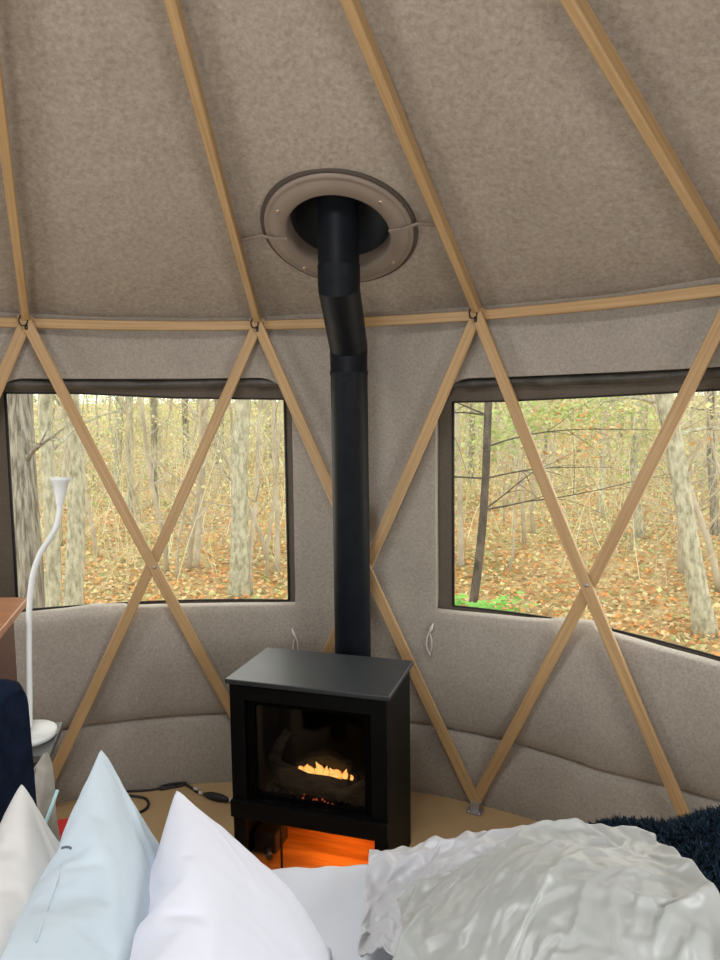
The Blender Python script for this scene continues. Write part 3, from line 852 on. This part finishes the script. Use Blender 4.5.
# white duvet over the bed
bm = bmesh.new(); V = {}
NA, NB = 110, 90
for i in range(NA+1):
    a_ = BA0+.02+(BA1-BA0-.04)*i/NA
    for j in range(NB+1):
        t = j/NB; L_ = t*1.75
        b_ = -1.46+L_; z = ZBED
        edge = .0+.03*nz((a_, 0, 0), 2.5, 9)
        if b_ > edge-.05:       # rolls over the far side of the mattress
            ex = b_-(edge-.05); b2 = edge-.05+.09*(1-math.exp(-ex/.07)); z = ZBED-max(0, ex-.04)*.95; b_ = b2
        puff = 0.02*gauss(a_, b_, .13, -.04, .09, .07)+.060*max(0, nz((a_, b_, 0), 3.0, 2.6))+.018*nz((a_*1.0, b_*2.2, 0), 5, 7)+.006*ridged((a_*2, b_, 0), 7, 3)
        V[i, j] = bm.verts.new(bp(a_, b_, z+.010+puff+.012))
for i in range(NA):
    for j in range(NB): bm.faces.new((V[i, j], V[i+1, j], V[i+1, j+1], V[i, j+1])).smooth = True
tag(link('duvet', bm, sheetm), 'rumpled white duvet lying flat on the bed in front of stove', 'duvet')

# grey satin comforter heaped at the right
satin = noisy(mat('grey_satin', (.50, .51, .50), .40, spec=.55, sheen=.2), (.32, .335, .325), (.38, .395, .385), 3, bump=.06, bscale=300, bdist=.0006)
satin2 = noisy(mat('pale_satin_lining', (.62, .63, .66), .4, spec=.5, sheen=.2), (.47, .485, .52), (.52, .535, .57), 3, bump=.06, bscale=300, bdist=.0006)
satin.node_tree.nodes['Principled BSDF'].inputs['Anisotropic'].default_value = .4
def gauss(a, b, ca, cb, sa, sb, p=2): return math.exp(-(abs((a-ca)/sa)**p+abs((b-cb)/sb)**p)/2)
def ab(x, y, d):
    P_ = at_d(x, y, d)-O; return P_.dot(e1), P_.dot(e2), P_.z
LB_, FB_, FS_ = .8, 2.5, -.040
def heap_z(a, b):
    z = ZBED+.075+.012*nz((a, b, 0), 4, 3)
    z += .140*gauss(a, b, .61, -.29, .205, .17, 2.8)
    z += .022*gauss(a, b, .34, -.30, .12, .12)
    z += .040*gauss(a, b, .50, -.07, .22, .06, 2.4)
    return z
def sheet(name, m, nA, nB, fn, parent=None):
    bm = bmesh.new(); V = {}
    for i in range(nA+1):
        for j in range(nB+1): V[i, j] = bm.verts.new(fn(i/nA, j/nB))
    for i in range(nA):
        for j in range(nB): bm.faces.new((V[i, j], V[i+1, j], V[i+1, j+1], V[i, j+1])).smooth = True
    return link(name, bm, m, parent)
def f_h(u, v):
    a_, b_ = .0+1.15*u, -1.1+1.22*v; z = heap_z(a_, b_)
    if b_ > .02: z = ZBED-.1-(b_-.02)*3
    return bp(a_, b_, z-.012)
heap = sheet('heap', satin, 90, 100, f_h)
def f_l(u, v):
    a_ = .145+.50*u+.02*v; b_ = -.34+.33*v+.035*u+.012*sin(u*19)
    return bp(a_, b_, heap_z(a_, b_)+.022+.022*nz((a_, b_*1.6, 3), 9, 2)+.014*nz((a_, b_, 3), 22, 2))
comf = empty('comforter', bp(.6, -.4, ZBED)); tag(comf, 'shiny light grey satin comforter heaped on right side of bed', 'comforter')
PIN_F = [i*85+84 for i in range(0, 63, 6)]+[62*85+j for j in range(20, 85, 9)]+[j for j in range(30, 85, 9)]
PIN_L = [i*39+j for i in range(0, 53) for j in (38, 30) if i % 4 == 0]+[j for j in range(0, 39, 5)]
lin = simulate(sheet('turned_back_lining', satin2, 52, 38, f_l), 26, grav=1, pin=PIN_L, shrink=-.09, mass=.4, tension=15, bend=LB_, coll=(heap,), fric=20)
def long_folds(a, b):
    w_ = .10*nz((a, b, 0), 5, 3); p = a*.75-b*.65; q = a*.5+b*.8      # p runs across the folds, q along them
    f = .020*max(0, 1-2.0*abs(noise.noise(Vector((p*9+w_*9, q*2.2, 1.7)))))**2
    f += .009*max(0, 1-2.2*abs(noise.noise(Vector((p*17+w_*12, q*4.5, 6.1)))))**2
    f += .013*max(0, 1-2.3*abs(noise.noise(Vector((q*8, p*2.5+w_*6, 9.3)))))**3
    return f+.014*nz((a, b, 1), 7, 8)
def f_f(u, v):
    a_ = .205+.60*u+.02*sin(v*9)*(1-u)-.0*(1-u)*(1-v); b_ = -.85+.80*v-.17*v*(1-u)**1.3-.015*u+.012*sin(u*15)
    return bp(a_, b_, heap_z(a_, b_)+.030+long_folds(a_, b_))
face = simulate(sheet('satin_face', satin, 62, 84, f_f), 30, grav=1, pin=PIN_F, shrink=FS_, mass=.4, tension=15, bend=FB_, coll=(heap, lin), fric=12)
bpy.data.objects.remove(heap)
for o in (lin, face):
    md = o.modifiers.new('t', 'SOLIDIFY'); md.thickness = .006; md.offset = -1
    md = o.modifiers.new('s', 'SUBSURF'); md.levels = 2; md.render_levels = 2
    setparent(o, comf)
lin['label'] = 'pale silver lining turned back at far edge'

# navy shaggy throw
shag = noisy(mat('navy_shag', (.012, .028, .05), .9, spec=.2), (.005, .013, .026), (.016, .034, .055), 40, detail=4)
random.seed(21)
bm = bmesh.new(); V = {}
def shz(a, b): return ZBED+.055+.075*gauss(a, b, 1.02, -.05, .26, .22, 3)+.012*nz((a, b, 0), 9, 4)
N1, N2 = 50, 60
def she(u, v): return .68+.54*u+.01*sin(v*9), -.90+(1.03+.03*sin(u*12)+.03*u)*v
for i in range(N1+1):
    for j in range(N2+1):
        u, v = i/N1, j/N2; a_, b_ = she(u, v); z = shz(a_, b_)
        e = max(0, min((1-v)/.10, 1, u/.06, (1-u)/.06)); z = (ZBED-.02)+(z-ZBED+.02)*e**.4
        V[i, j] = bm.verts.new(bp(a_, b_, z))
cells = []
for i in range(N1):
    for j in range(N2):
        f = bm.faces.new((V[i, j], V[i+1, j], V[i+1, j+1], V[i, j+1])); f.smooth = True; cells.append(f)
bm.normal_update(); cells = [(f.calc_center_median(), f.normal.copy(), f.calc_area(), [v.co.copy() for v in f.verts]) for f in cells if f.calc_center_median().dot(e2) > (O+e2*-.55).dot(e2)]
for c, n_, ar, vv in cells:
    for q in range(8):
        s, t = random.random(), random.random()
        p = vv[0]*(1-s)*(1-t)+vv[1]*s*(1-t)+vv[2]*s*t+vv[3]*(1-s)*t
        d = (n_+Vector((random.gauss(0, .55), random.gauss(0, .55), random.gauss(0, .35)))).normalized(); L_ = random.uniform(.020, .036)
        sd = d.cross(Vector((random.random()-.5, random.random()-.5, random.random()-.5))).normalized()*random.uniform(.0016, .003)
        sag = Vector((0, 0, -.010*random.random()))
        a1_, a2_ = bm.verts.new(p-sd), bm.verts.new(p+sd); m1, m2 = bm.verts.new(p+d*L_*.6-sd*.9), bm.verts.new(p+d*L_*.6+sd*.9); tp = bm.verts.new(p+d*L_+sag)
        bm.faces.new((a1_, a2_, m2, m1)); bm.faces.new((m1, m2, tp))
tag(link('shaggy_throw', bm, shag), 'dark navy shaggy throw on bed at right edge, behind comforter', 'throw')

# ------------------------------------------------------------------ pillows
def pillow(FT, FB, NB_, NT, m, label, seed, pr=3.5, sh=-.03, bend=.25):
    c = (FT+FB+NB_+NT)/4
    root = empty('pillow', (c.x, c.y, c.z)); tag(root, label, 'pillow', 'pillows propped against the headboard')
    n_ = (FB-FT).cross(NT-FT).normalized()
    if n_.dot(e1) < 0: n_ = -n_
    bm = bmesh.new(); NS_, NT_ = 48, 66; V = {}
    for sg in (1, -1):
        for i in range(NS_+1):
            for j in range(NT_+1):
                if sg < 0 and (i in (0, NS_) or j in (0, NT_)): V[sg, i, j] = V[1, i, j]; continue
                s, t = i/NS_, j/NT_; e = min(i, NS_-i, j, NT_-j)
                V[sg, i, j] = bm.verts.new(FT*(1-s)*(1-t)+FB*s*(1-t)+NB_*s*t+NT*(1-s)*t+n_*(sg*.014*min(1, e/3)+.004*nz((s*3, t*3, sg+seed), 2.5, seed)))
    for sg in (1, -1):
        for i in range(NS_):
            for j in range(NT_):
                q = [V[sg, i, j], V[sg, i+1, j], V[sg, i+1, j+1], V[sg, i, j+1]]; bm.faces.new(q if sg > 0 else q[::-1])
    bm.verts.index_update(); pin = [V[1, i, j].index for i in (0, NS_) for j in (0, NT_)]
    bmesh.ops.recalc_face_normals(bm, faces=bm.faces[:])
    o = link('pillowcase', bm, m); simulate(o, 40, 0, pr, pin, sh, bend=bend)
    me = o.data
    for v in me.vertices:
        p = v.co; w = .0018*max(0, ridged((p.x+.3*nz(p, 3, seed), p.y, p.z*.6), 13, seed))**2+.0010*nz(p, 40, seed)+.004*nz(p, 7, seed)
        v.co = p+v.normal*w
    md = o.modifiers.new('s', 'SUBSURF'); md.levels = 1; md.render_levels = 1
    setparent(o, root); return root
pw = noisy(mat('white_pillowcase', (.8, .8, .86), .85, sheen=.1), (.64, .665, .76), (.67, .695, .79), 4, bump=.1, bscale=240, bdist=.0008)
pb = noisy(mat('pale_blue_pillowcase', (.60, .69, .74), .85, sheen=.1), (.45, .54, .61), (.49, .58, .65), 4, bump=.15, bscale=200, bdist=.001)
pc = noisy(mat('cream_pillowcase', (.72, .69, .65), .88, sheen=.1), (.60, .605, .60), (.64, .645, .64), 4, bump=.25, bscale=180, bdist=.001)
near = -fh
FT, FB = at_d(176, 788, 1.37), at_d(332, 955, 1.42)
NT, NB_ = FT+near*.64+rh*.01, FB+near*.66+rh*.0
pillow(FT, FB, NB_, NT, pw, 'bright white pillow nearest the stove, rightmost of three pillows', 1.3)
FT, FB = at_d(101, 746, 1.39), at_d(196, 985, 1.40)
NT, NB_ = FT+near*.64+rh*.10, FB+near*.64+rh*.02
rootblue = pillow(FT, FB, NB_, NT, pb, 'pale blue pillow between the cream pillow and white pillow', 4.1)
from mathutils.bvhtree import BVHTree
def on_surface(o, pts, lift=.001):
    me = o.data; t = BVHTree.FromPolygons([v.co.copy() for v in me.vertices], [tuple(p.vertices) for p in me.polygons]); out = []
    for x, y in pts:
        h = t.ray_cast(CP, ray(x, y).normalized())
        if h[0] is not None: out.append(h[0]-ray(x, y).normalized()*lift)
    return out
bluecase = [o for o in rootblue.children][0]
P = on_surface(bluecase, ((61, 866), (58, 878), (53, 893), (48, 908), (42, 925), (36, 942)))
if len(P) > 2:
    bm = bmesh.new(); tube(bm, smooth_pts(P), .0014, 6); setparent(link('flap_seam', bm, pb), rootblue)
P = on_surface(bluecase, ((52, 856), (56, 851), (62, 848), (68, 847), (72, 849)), -.001)
if len(P) > 2:
    bm = bmesh.new(); tube(bm, smooth_pts(P), .0022, 6); g = setparent(link('piping', bm, mat('blue_grey_piping', (.10, .13, .17), .8)), rootblue); g['label'] = 'short dark blue grey strip of trim'  # dark tube standing in for the shade inside the slit
FT, FB = at_d(21, 782, 1.36), at_d(132, 1010, 1.34)
NT, NB_ = FT+near*.62+rh*.06, FB+near*.62+rh*.02
pillow(FT, FB, NB_, NT, pc, 'cream white pillow at far left against navy headboard', 7.7)

# ------------------------------------------------------------------ outside: ground, leaves, trees
random.seed(5)
def gz(x, y):
    d = math.hypot(x, y); return -.62+.060*max(0, d-5.5)+.10*nz((x, y, 0), .35, 2)+.03*nz((x, y, 0), 1.4, 5)
ground_m = noisy(mat('leaf_litter', (.4, .2, .08), .95, spec=.1), (.44, .30, .13), (.72, .57, .33), 9, detail=8, bump=.6, bscale=14, bdist=.03, c3=(.6, .62, .5), s3=.6)
bm = bmesh.new(); V = {}; RR = [2.55*1.11**i for i in range(32)]; NAz = 120
for i in range(NAz):
    a = 2*pi*i/NAz
    for j, r in enumerate(RR): x, y = r*sin(a), r*cos(a); V[i, j] = bm.verts.new((x, y, gz(x, y)))
for i in range(NAz):
    for j in range(len(RR)-1): bm.faces.new((V[i, j], V[(i+1) % NAz, j], V[(i+1) % NAz, j+1], V[i, j+1])).smooth = True
tag(link('forest_ground', bm, ground_m), kind='structure')

def attr_mat(name, rough=.8, trans=.0, attr='Col'):
    m = bpy.data.materials.new(name); m.use_nodes = True; nt = m.node_tree; b = nt.nodes['Principled BSDF']
    a = nt.nodes.new('ShaderNodeAttribute'); a.attribute_name = attr; nt.links.new(a.outputs['Color'], b.inputs['Base Color'])
    b.inputs['Roughness'].default_value = rough; b.inputs['Specular IOR Level'].default_value = .2
    if trans:
        tl = nt.nodes.new('ShaderNodeBsdfTranslucent'); nt.links.new(a.outputs['Color'], tl.inputs[0]); mx = nt.nodes.new('ShaderNodeMixShader'); mx.inputs[0].default_value = trans
        nt.links.new(b.outputs[0], mx.inputs[1]); nt.links.new(tl.outputs[0], mx.inputs[2]); nt.links.new(mx.outputs[0], nt.nodes['Material Output'].inputs[0])
    return m
leafm = attr_mat('leaf', .7, .35)
def leaf_mesh(name, items, m=leafm):
    "items: (position, normal, size, colour) -> one mesh of pointed leaves"
    vs, fs, cs = [], [], []
    for p, n_, s, c in items:
        t = n_.orthogonal().normalized(); t.rotate(Matrix.Rotation(random.random()*6.28, 3, n_)); b = n_.cross(t)
        k0 = len(vs); w = .36+.2*random.random()
        vs += [p-t*s*.5, p+b*s*w-t*s*.05+n_*s*.12, p+t*s*.5, p-b*s*w-t*s*.05+n_*s*.12]
        fs += [(k0, k0+1, k0+2), (k0, k0+2, k0+3)]; cs += [c, c]
    me = bpy.data.meshes.new(name); me.from_pydata(vs, [], fs); me.materials.append(m)
    at = me.color_attributes.new('Col', 'FLOAT_COLOR', 'CORNER')
    buf = []
    for c in cs: buf += [c[0], c[1], c[2], 1]*3
    at.data.foreach_set('color', buf)
    o = bpy.data.objects.new(name, me); COL.objects.link(o); return o
def azr(lo=-43, hi=42): return R_(random.uniform(lo, hi))
ORG = [(.84, .42, .13), (.80, .36, .12), (.84, .54, .22), (.66, .34, .14), (.80, .60, .34), (.86, .72, .46), (.84, .68, .40), (.74, .50, .24), (.50, .32, .17)]
GRN = [(.50, .60, .24), (.40, .52, .20), (.62, .68, .32), (.56, .62, .30)]
YEL = [(.78, .76, .38), (.74, .74, .42), (.84, .80, .50), (.80, .70, .40), (.70, .74, .36)]
def jit(c, a=.12):
    k = 1+random.uniform(-a, a); return (min(1, c[0]*k), min(1, c[1]*k*random.uniform(.94, 1.06)), c[2]*k)
items = []
for i in range(80000):
    a = azr(-46, 46); r = 5.2+25*random.random()**1.7; x, y = CP.x+r*sin(a-.1), CP.y+r*cos(a-.1)
    if math.hypot(x, y) < 3.2: continue
    n_ = Vector((random.gauss(0, .45), random.gauss(0, .45), 1)).normalized()
    patch = nz((x, y, 0), .55, 8)
    c = random.choice(ORG) if random.random() > .16+.7*max(0, patch) else random.choice(GRN+YEL)
    items.append((Vector((x, y, gz(x, y)+random.uniform(.01, .05))), n_, random.uniform(.035, .065)*(1+.03*r), jit(c, .22)))
tag(leaf_mesh('fallen_leaves', items), 'orange and brown fallen leaves covering the forest floor', 'leaves', kind='stuff')

bark_g = noisy(mat('grey_bark', (.3, .27, .22), .95), (.15, .13, .10), (.52, .48, .40), 6, vec=(7, 7, .6), detail=9, bump=1, bscale=10, bdist=.04, lo=.38, hi=.62)
bark_l = noisy(mat('lichen_bark', (.4, .4, .3), .95), (.24, .23, .15), (.58, .56, .42), 9, vec=(2.5, 2.5, 1), detail=10, bump=.8, bscale=14, bdist=.02, lo=.34, hi=.62)
bark_d = noisy(mat('dark_bark', (.1, .08, .06), .95), (.045, .036, .026), (.14, .11, .085), 8, vec=(2, 2, .8), detail=9, bump=.8, bscale=14, bdist=.02)
bark_p = noisy(mat('pale_twig_bark', (.5, .45, .35), .9), (.40, .35, .26), (.64, .58, .46), 4, detail=6)
def branch(bm, p, d, L, r, depth, droop=.0, n=6, wig=.18):
    pts = [p]; q = p.copy(); dd_ = d.normalized(); rr = [r]
    for i in range(n):
        dd_ = (dd_+Vector((random.gauss(0, wig), random.gauss(0, wig), random.gauss(0, wig)-droop))).normalized()
        q = q+dd_*L/n; pts.append(q); rr.append(r*(1-.85*(i+1)/n))
    tube(bm, pts, rr, 5 if depth else 6, cap=False)
    if depth > 0:
        for i in range(2, n):
            for _ in range(random.choice((1, 1, 2))):
                sd = Vector((random.gauss(0, 1), random.gauss(0, 1), random.gauss(.2, .6))).normalized()
                branch(bm, pts[i], (dd_*.8+sd*.8), L*random.uniform(.3, .5), rr[i]*.55, depth-1, droop, 4, wig)
    return pts
def tree(x0, y0, x1, y1, d, wpx, m, label, nb=6, blen=1.2, H=9, lean_d=0.0, group=None, wob=.18, twig=None):
    "trunk through two picture points seen at distance d, carried down to the ground and up out of sight"
    A = at_d(x1, y1, d); B = at_d(x0, y0, d+lean_d)      # A low, B high
    ax = (B-A)/(B.z-A.z)
    g = A.copy()
    for _ in range(6): g = A+ax*(gz(g.x, g.y)-.15-A.z)
    r = wpx/2*d/FPX
    root = empty('tree', (g.x, g.y, g.z)); tag(root, label, 'tree', group)
    bm = bmesh.new(); pts = []; rr = []; n = 26
    for i in range(n+1):
        t = i/n; z = g.z+H*t; p = g+ax*(z-g.z)+Vector((nz((0, z, d), .5, x0)*.07, nz((z, 0, d), .5, x0+3)*.07, 0))
        pts.append(p); rr.append(r*(1.0+.45*math.exp(-(z-g.z)/.22))*(1-.5*t))
    tube(bm, pts, rr, 20, wob=wob)
    setparent(link('trunk', bm, m), root)
    for b in range(nb):
        bm = bmesh.new(); i = random.randint(6, n-6); a = random.random()*6.28
        branch(bm, pts[i], Vector((cos(a), sin(a), random.uniform(.1, .7))), blen*random.uniform(.6, 1.3), rr[i]*.22+.004, 2)
        setparent(link('branch', bm, twig or m), root)
    return root, pts, rr
tree(20, 400, 27, 600, 5.6, 31, bark_g, 'thick grey barked tree trunk at left edge of left window', 5)
tree(45, 400, 53, 600, 6.6, 15, bark_l, 'greenish tree trunk second from left in left window', 4)
tree(70, 400, 76, 600, 7.2, 18, bark_l, 'lichen spotted tree trunk third from left in left window', 4)
tree(244, 400, 239, 600, 8.6, 18, bark_l, 'pale grey tree trunk near right side of left window', 8)
tree(278, 400, 275, 600, 9.5, 5, bark_p, 'slim tree trunk at right edge of left window', 6)
tree(206, 400, 197, 560, 10, 6, bark_p, 'slim pale tree just left of the pale grey trunk, left window', 8, .9)
tree(130, 400, 126, 560, 13, 7, bark_l, 'thin distant tree in middle of left window', 7)
tree(668, 420, 707, 640, 7.0, 19, bark_l, 'leaning pale tree trunk at right side of right window', 6)
tree(636, 400, 640, 560, 11, 9, bark_l, 'grey tree left of the leaning trunk in right window', 7)
tree(603, 400, 600, 560, 13, 6, bark_p, 'slim pale tree in centre of right window', 7)
tree(458, 400, 460, 560, 10, 6, bark_p, 'slim pale tree at left edge of right window', 6)
tree(712, 400, 716, 560, 11, 8, bark_g, 'grey tree at far right edge of right window', 5)
# dark hemlock with drooping branches
hr, hp, hrr = tree(489, 402, 473, 606, 6.9, 9, bark_d, 'thin dark evergreen trunk with drooping branches, right window', 0, H=8)
random.seed(31)
needles = []
for b in range(30):
    i = 5+int(b*.62); p = hp[min(i, 24)]; bm = bmesh.new()
    sgn = 1 if random.random() < .72 else -1
    d = rh*sgn+fh*random.uniform(-.5, .6)+Vector((0, 0, random.uniform(.1, .5)))
    pts = branch(bm, p, d, random.uniform(.9, 2.1), .010, 1, .035, 8, .07)
    setparent(link('branch', bm, bark_d), hr)
    if b > 12:
        for q in pts[2:]:
            for _ in range(26):
                needles.append((q+Vector((random.gauss(0, .12), random.gauss(0, .12), random.gauss(-.02, .05))), Vector((random.gauss(0, .4), random.gauss(0, .4), 1)).normalized(), random.uniform(.03, .06), jit(random.choice([(.30, .40, .14), (.38, .48, .2), (.24, .34, .12)]))))
nd_o = leaf_mesh('needle_foliage', needles); setparent(nd_o, hr)

# brushy saplings: a few built, the rest copied
def sapling_proto(seed):
    random.seed(seed); root = empty('sapling'); bm = bmesh.new(); H = random.uniform(3.2, 5.5); pts = []; rr = []
    dx, dy = random.gauss(0, .12), random.gauss(0, .12)
    for i in range(13):
        z = H*i/12; pts.append(Vector((dx*z+.12*nz((z, 0, seed), .9), dy*z+.12*nz((0, z, seed), .9), z))); rr.append((.020+.012*(seed % 3)/2)*(1-.8*i/12))
    tube(bm, pts, rr, 7); link('stem', bm, bark_p, root)
    bm = bmesh.new()
    for b in range(13):
        i = random.randint(2, 11); a = random.random()*6.28
        branch(bm, pts[i], Vector((cos(a), sin(a), random.uniform(.3, 1.3))), random.uniform(.5, 1.3), rr[i]*.5, 2, 0, 5, .14)
    link('twigs', bm, bark_p, root); tag(root, 'bare pale sapling among the brush on the wooded slope', 'sapling', 'bare saplings on the wooded slope'); return root
protos = [sapling_proto(s) for s in (3, 8, 14, 22, 29)]
random.seed(77)
cnt = 0
while cnt < 150:
    a = azr(-34, 38) ; r = 8.5+22*random.random()**1.1; x, y = CP.x+r*sin(a-.16), CP.y+r*cos(a-.16)
    if math.hypot(x, y) < 6.5: continue
    o = protos[cnt] if cnt < 5 else copy_tree(protos[cnt % 5])
    o.location = (x, y, gz(x, y)-.05); o.rotation_euler = (random.gauss(0, .06), random.gauss(0, .06), random.random()*6.28); s = random.uniform(.7, 1.35); o.scale = (s, s, s); cnt += 1
# background trunks
def trunk_proto(seed, m):
    random.seed(seed); root = empty('slender_tree'); bm = bmesh.new()
    pts = [Vector((.08*nz((z, 0, seed), .5), .08*nz((0, z, seed), .5), z)) for z in [.5*i for i in range(26)]]
    tube(bm, pts, [.10*(1-.6*i/25) for i in range(26)], 10, wob=.15); link('trunk', bm, m, root)
    bm = bmesh.new()
    for b in range(14):
        i = random.randint(5, 24); a = random.random()*6.28; branch(bm, pts[i], Vector((cos(a), sin(a), .6)), random.uniform(1, 2.4), .022, 2, 0, 5, .14)
    link('branches', bm, m, root); tag(root, 'slender distant tree trunk in the hazy woods', 'tree', 'distant trees in the woods'); return root
tp = [trunk_proto(41, bark_l), trunk_proto(42, bark_p), trunk_proto(43, bark_g)]
random.seed(9)
for i in range(64):
    a = azr(-36, 40); r = random.uniform(15, 42); x, y = CP.x+r*sin(a-.16), CP.y+r*cos(a-.16)
    o = tp[i] if i < 3 else copy_tree(tp[i % 3]); o.location = (x, y, gz(x, y)-.1); o.rotation_euler = (random.gauss(0, .03), random.gauss(0, .03), random.random()*6.28); s = random.uniform(.6, 1.5); o.scale = (s, s, 1.1)

# dense thin brush
random.seed(61); vs, fs, cs = [], [], []
for i in range(5200):
    a = azr(-38, 42); r = 9+30*random.random()**.85; x, y = CP.x+r*sin(a-.16), CP.y+r*cos(a-.16); q = Vector((x, y, gz(x, y)-.03)); h = random.uniform(.6, 3.4); w_ = random.uniform(.0025, .007)*(1+r*.02)
    d_ = Vector((random.gauss(0, .45), random.gauss(0, .45), 1)); c_ = jit(random.choice([(.66, .60, .42), (.74, .70, .50), (.52, .47, .34), (.80, .77, .56), (.64, .64, .38)]), .15); prev = None
    for k_ in range(6):
        ww = w_*(1-k_/6.5); k0 = len(vs)
        vs += [q+Vector((ww, 0, 0)), q+Vector((-.5*ww, .87*ww, 0)), q+Vector((-.5*ww, -.87*ww, 0))]
        if prev is not None:
            for e in range(3): fs.append((prev+e, prev+(e+1) % 3, k0+(e+1) % 3, k0+e)); cs.append(c_)
        prev = k0; d_ = (d_+Vector((random.gauss(0, .16), random.gauss(0, .16), 0)))
        q = q+d_*h/6
me = bpy.data.meshes.new('brush_twigs'); me.from_pydata(vs, [], fs); me.materials.append(attr_mat('brush', .9))
at = me.color_attributes.new('Col', 'FLOAT_COLOR', 'CORNER'); buf = []
for c in cs: buf += [c[0], c[1], c[2], 1]*4
at.data.foreach_set('color', buf); o = bpy.data.objects.new('brush_twigs', me); COL.objects.link(o); tag(o, 'thin pale brush stems tangled across the wooded slope', 'brush', kind='stuff')

# yellow-green understory leaves
random.seed(15); items = []
for c in range(760):
    a = azr(-36, 40); r = 12+34*random.random(); x, y = CP.x+r*sin(a-.16), CP.y+r*cos(a-.16); g = gz(x, y)
    h = .2+8.5*random.random()**1.3; sz = random.uniform(.5, 1.5)*(1+r*.015); right = a > .1
    w = random.random()
    pal = GRN if w < (.45 if right else .36) else (YEL if w < .94 else ORG)
    for i in range(300):
        p = Vector((x+random.gauss(0, sz), y+random.gauss(0, sz), g+h+random.gauss(0, sz*.55)))
        items.append((p, Vector((random.gauss(0, 1), random.gauss(0, 1), random.gauss(0, 1))).normalized(), random.uniform(.028, .055)*(1+r*.025), jit(random.choice(pal), .2)))
tag(leaf_mesh('understory_foliage', items), 'yellow green autumn foliage filling the woods beyond the windows', 'foliage', kind='stuff')
items = []
for (x, y, d, s, n, pal) in ((520, 418, 9, .35, 380, GRN), (560, 410, 10, .45, 420, GRN), (600, 412, 9.5, .4, 300, GRN), (500, 440, 9, .3, 200, GRN), (590, 430, 8.5, .22, 60, ORG), (575, 452, 8.5, .18, 40, ORG), (555, 405, 8, .25, 40, ORG), (650, 405, 9, .4, 260, YEL), (700, 440, 8.5, .15, 24, ORG), (640, 450, 9, .4, 150, GRN)):
    c = at_d(x, y, d)
    for i in range(n):
        items.append((c+Vector((random.gauss(0, s), random.gauss(0, s), random.gauss(0, s*.4))), Vector((random.gauss(0, .6), random.gauss(0, .6), 1)).normalized(), random.uniform(.05, .09), jit(random.choice(pal), .2)))
tag(leaf_mesh('hanging_foliage', items), 'green and orange leaves hanging in upper right window view', 'foliage', kind='stuff')
# low green shoots at the foot of the right window
for i, (x, y, lab) in enumerate(((462, 612, 'bright green leafy shoot left of evergreen trunk, bottom of right window'), (492, 614, 'bright green leafy shoot right of evergreen trunk, bottom of right window'))):
    c = at_d(x, y-4, 5.0); g = gz(c.x, c.y); root = empty('leafy_shrub', (c.x, c.y, g)); tag(root, lab, 'plant', 'green shoots outside the right window')
    bm = bmesh.new(); its = []
    for q in range(9):
        a = random.random()*6.28; tip = c+Vector((cos(a)*.17, sin(a)*.12, random.uniform(-.08, .06))); P = [Vector((c.x, c.y, g)), Vector((c.x+cos(a)*.04, c.y+sin(a)*.04, (g+tip.z)/2)), tip]
        tube(bm, smooth_pts(P, 4), .004, 5)
        for w in range(14): its.append((tip+Vector((random.gauss(0, .05), random.gauss(0, .05), random.gauss(0, .03))), Vector((random.gauss(0, .3), random.gauss(0, .3), 1)).normalized(), random.uniform(.05, .09), jit((.30, .62, .14), .15)))
    setparent(link('stems', bm, bark_l), root); setparent(leaf_mesh('leaves', its), root)

# ------------------------------------------------------------------ light
w = bpy.data.worlds.new('world'); SC.world = w; w.use_nodes = True; nt = w.node_tree; bg_ = nt.nodes['Background']
bg_.inputs[0].default_value = (.98, 1.0, .95, 1); bg_.inputs[1].default_value = 2.35
def area(name, loc, target, size, e, col=(1, .98, .95), sy=None):
    l = bpy.data.lights.new(name, 'AREA'); l.energy = e; l.color = col; l.size = size
    if sy: l.shape = 'RECTANGLE'; l.size_y = sy
    o = bpy.data.objects.new(name, l); COL.objects.link(o); o.location = loc
    o.rotation_euler = (Vector(target)-Vector(loc)).to_track_quat('-Z', 'Y').to_euler(); return o
area('skylight_daylight', (0, 0, roof_z(.5)+.02), (0, .05, 0), 0.85, 36, (.97, .98, 1))  # added fill lamp below the dome to brighten the room
for k, e in ((4, 22), (-4, 22), (7.5, 30)):
    p = cylp(k, 1.35, 2.25); area('window_daylight', p, (p.x*.2, p.y*.2, 1.25), 1.0, e, (.97, .98, 1), .9)  # added fill lamps inside the out-of-view windows, on top of the sky
for k in (1.02, -1.0):
    p = cylp(k, 1.32, 2.46); area('window_skylight', p, (p.x*.5, p.y*.5, .9), 1.05, 5, (1, .98, .93), .85)  # added lamps just outside the two visible windows, boosting the sky light

vs_ = SC.view_settings; vs_.view_transform = 'Standard'; vs_.look = 'None'; vs_.gamma = 1; vs_.exposure = 0.0; vs_.use_curve_mapping = False
SC.cycles.max_bounces = 12; SC.cycles.transparent_max_bounces = 24
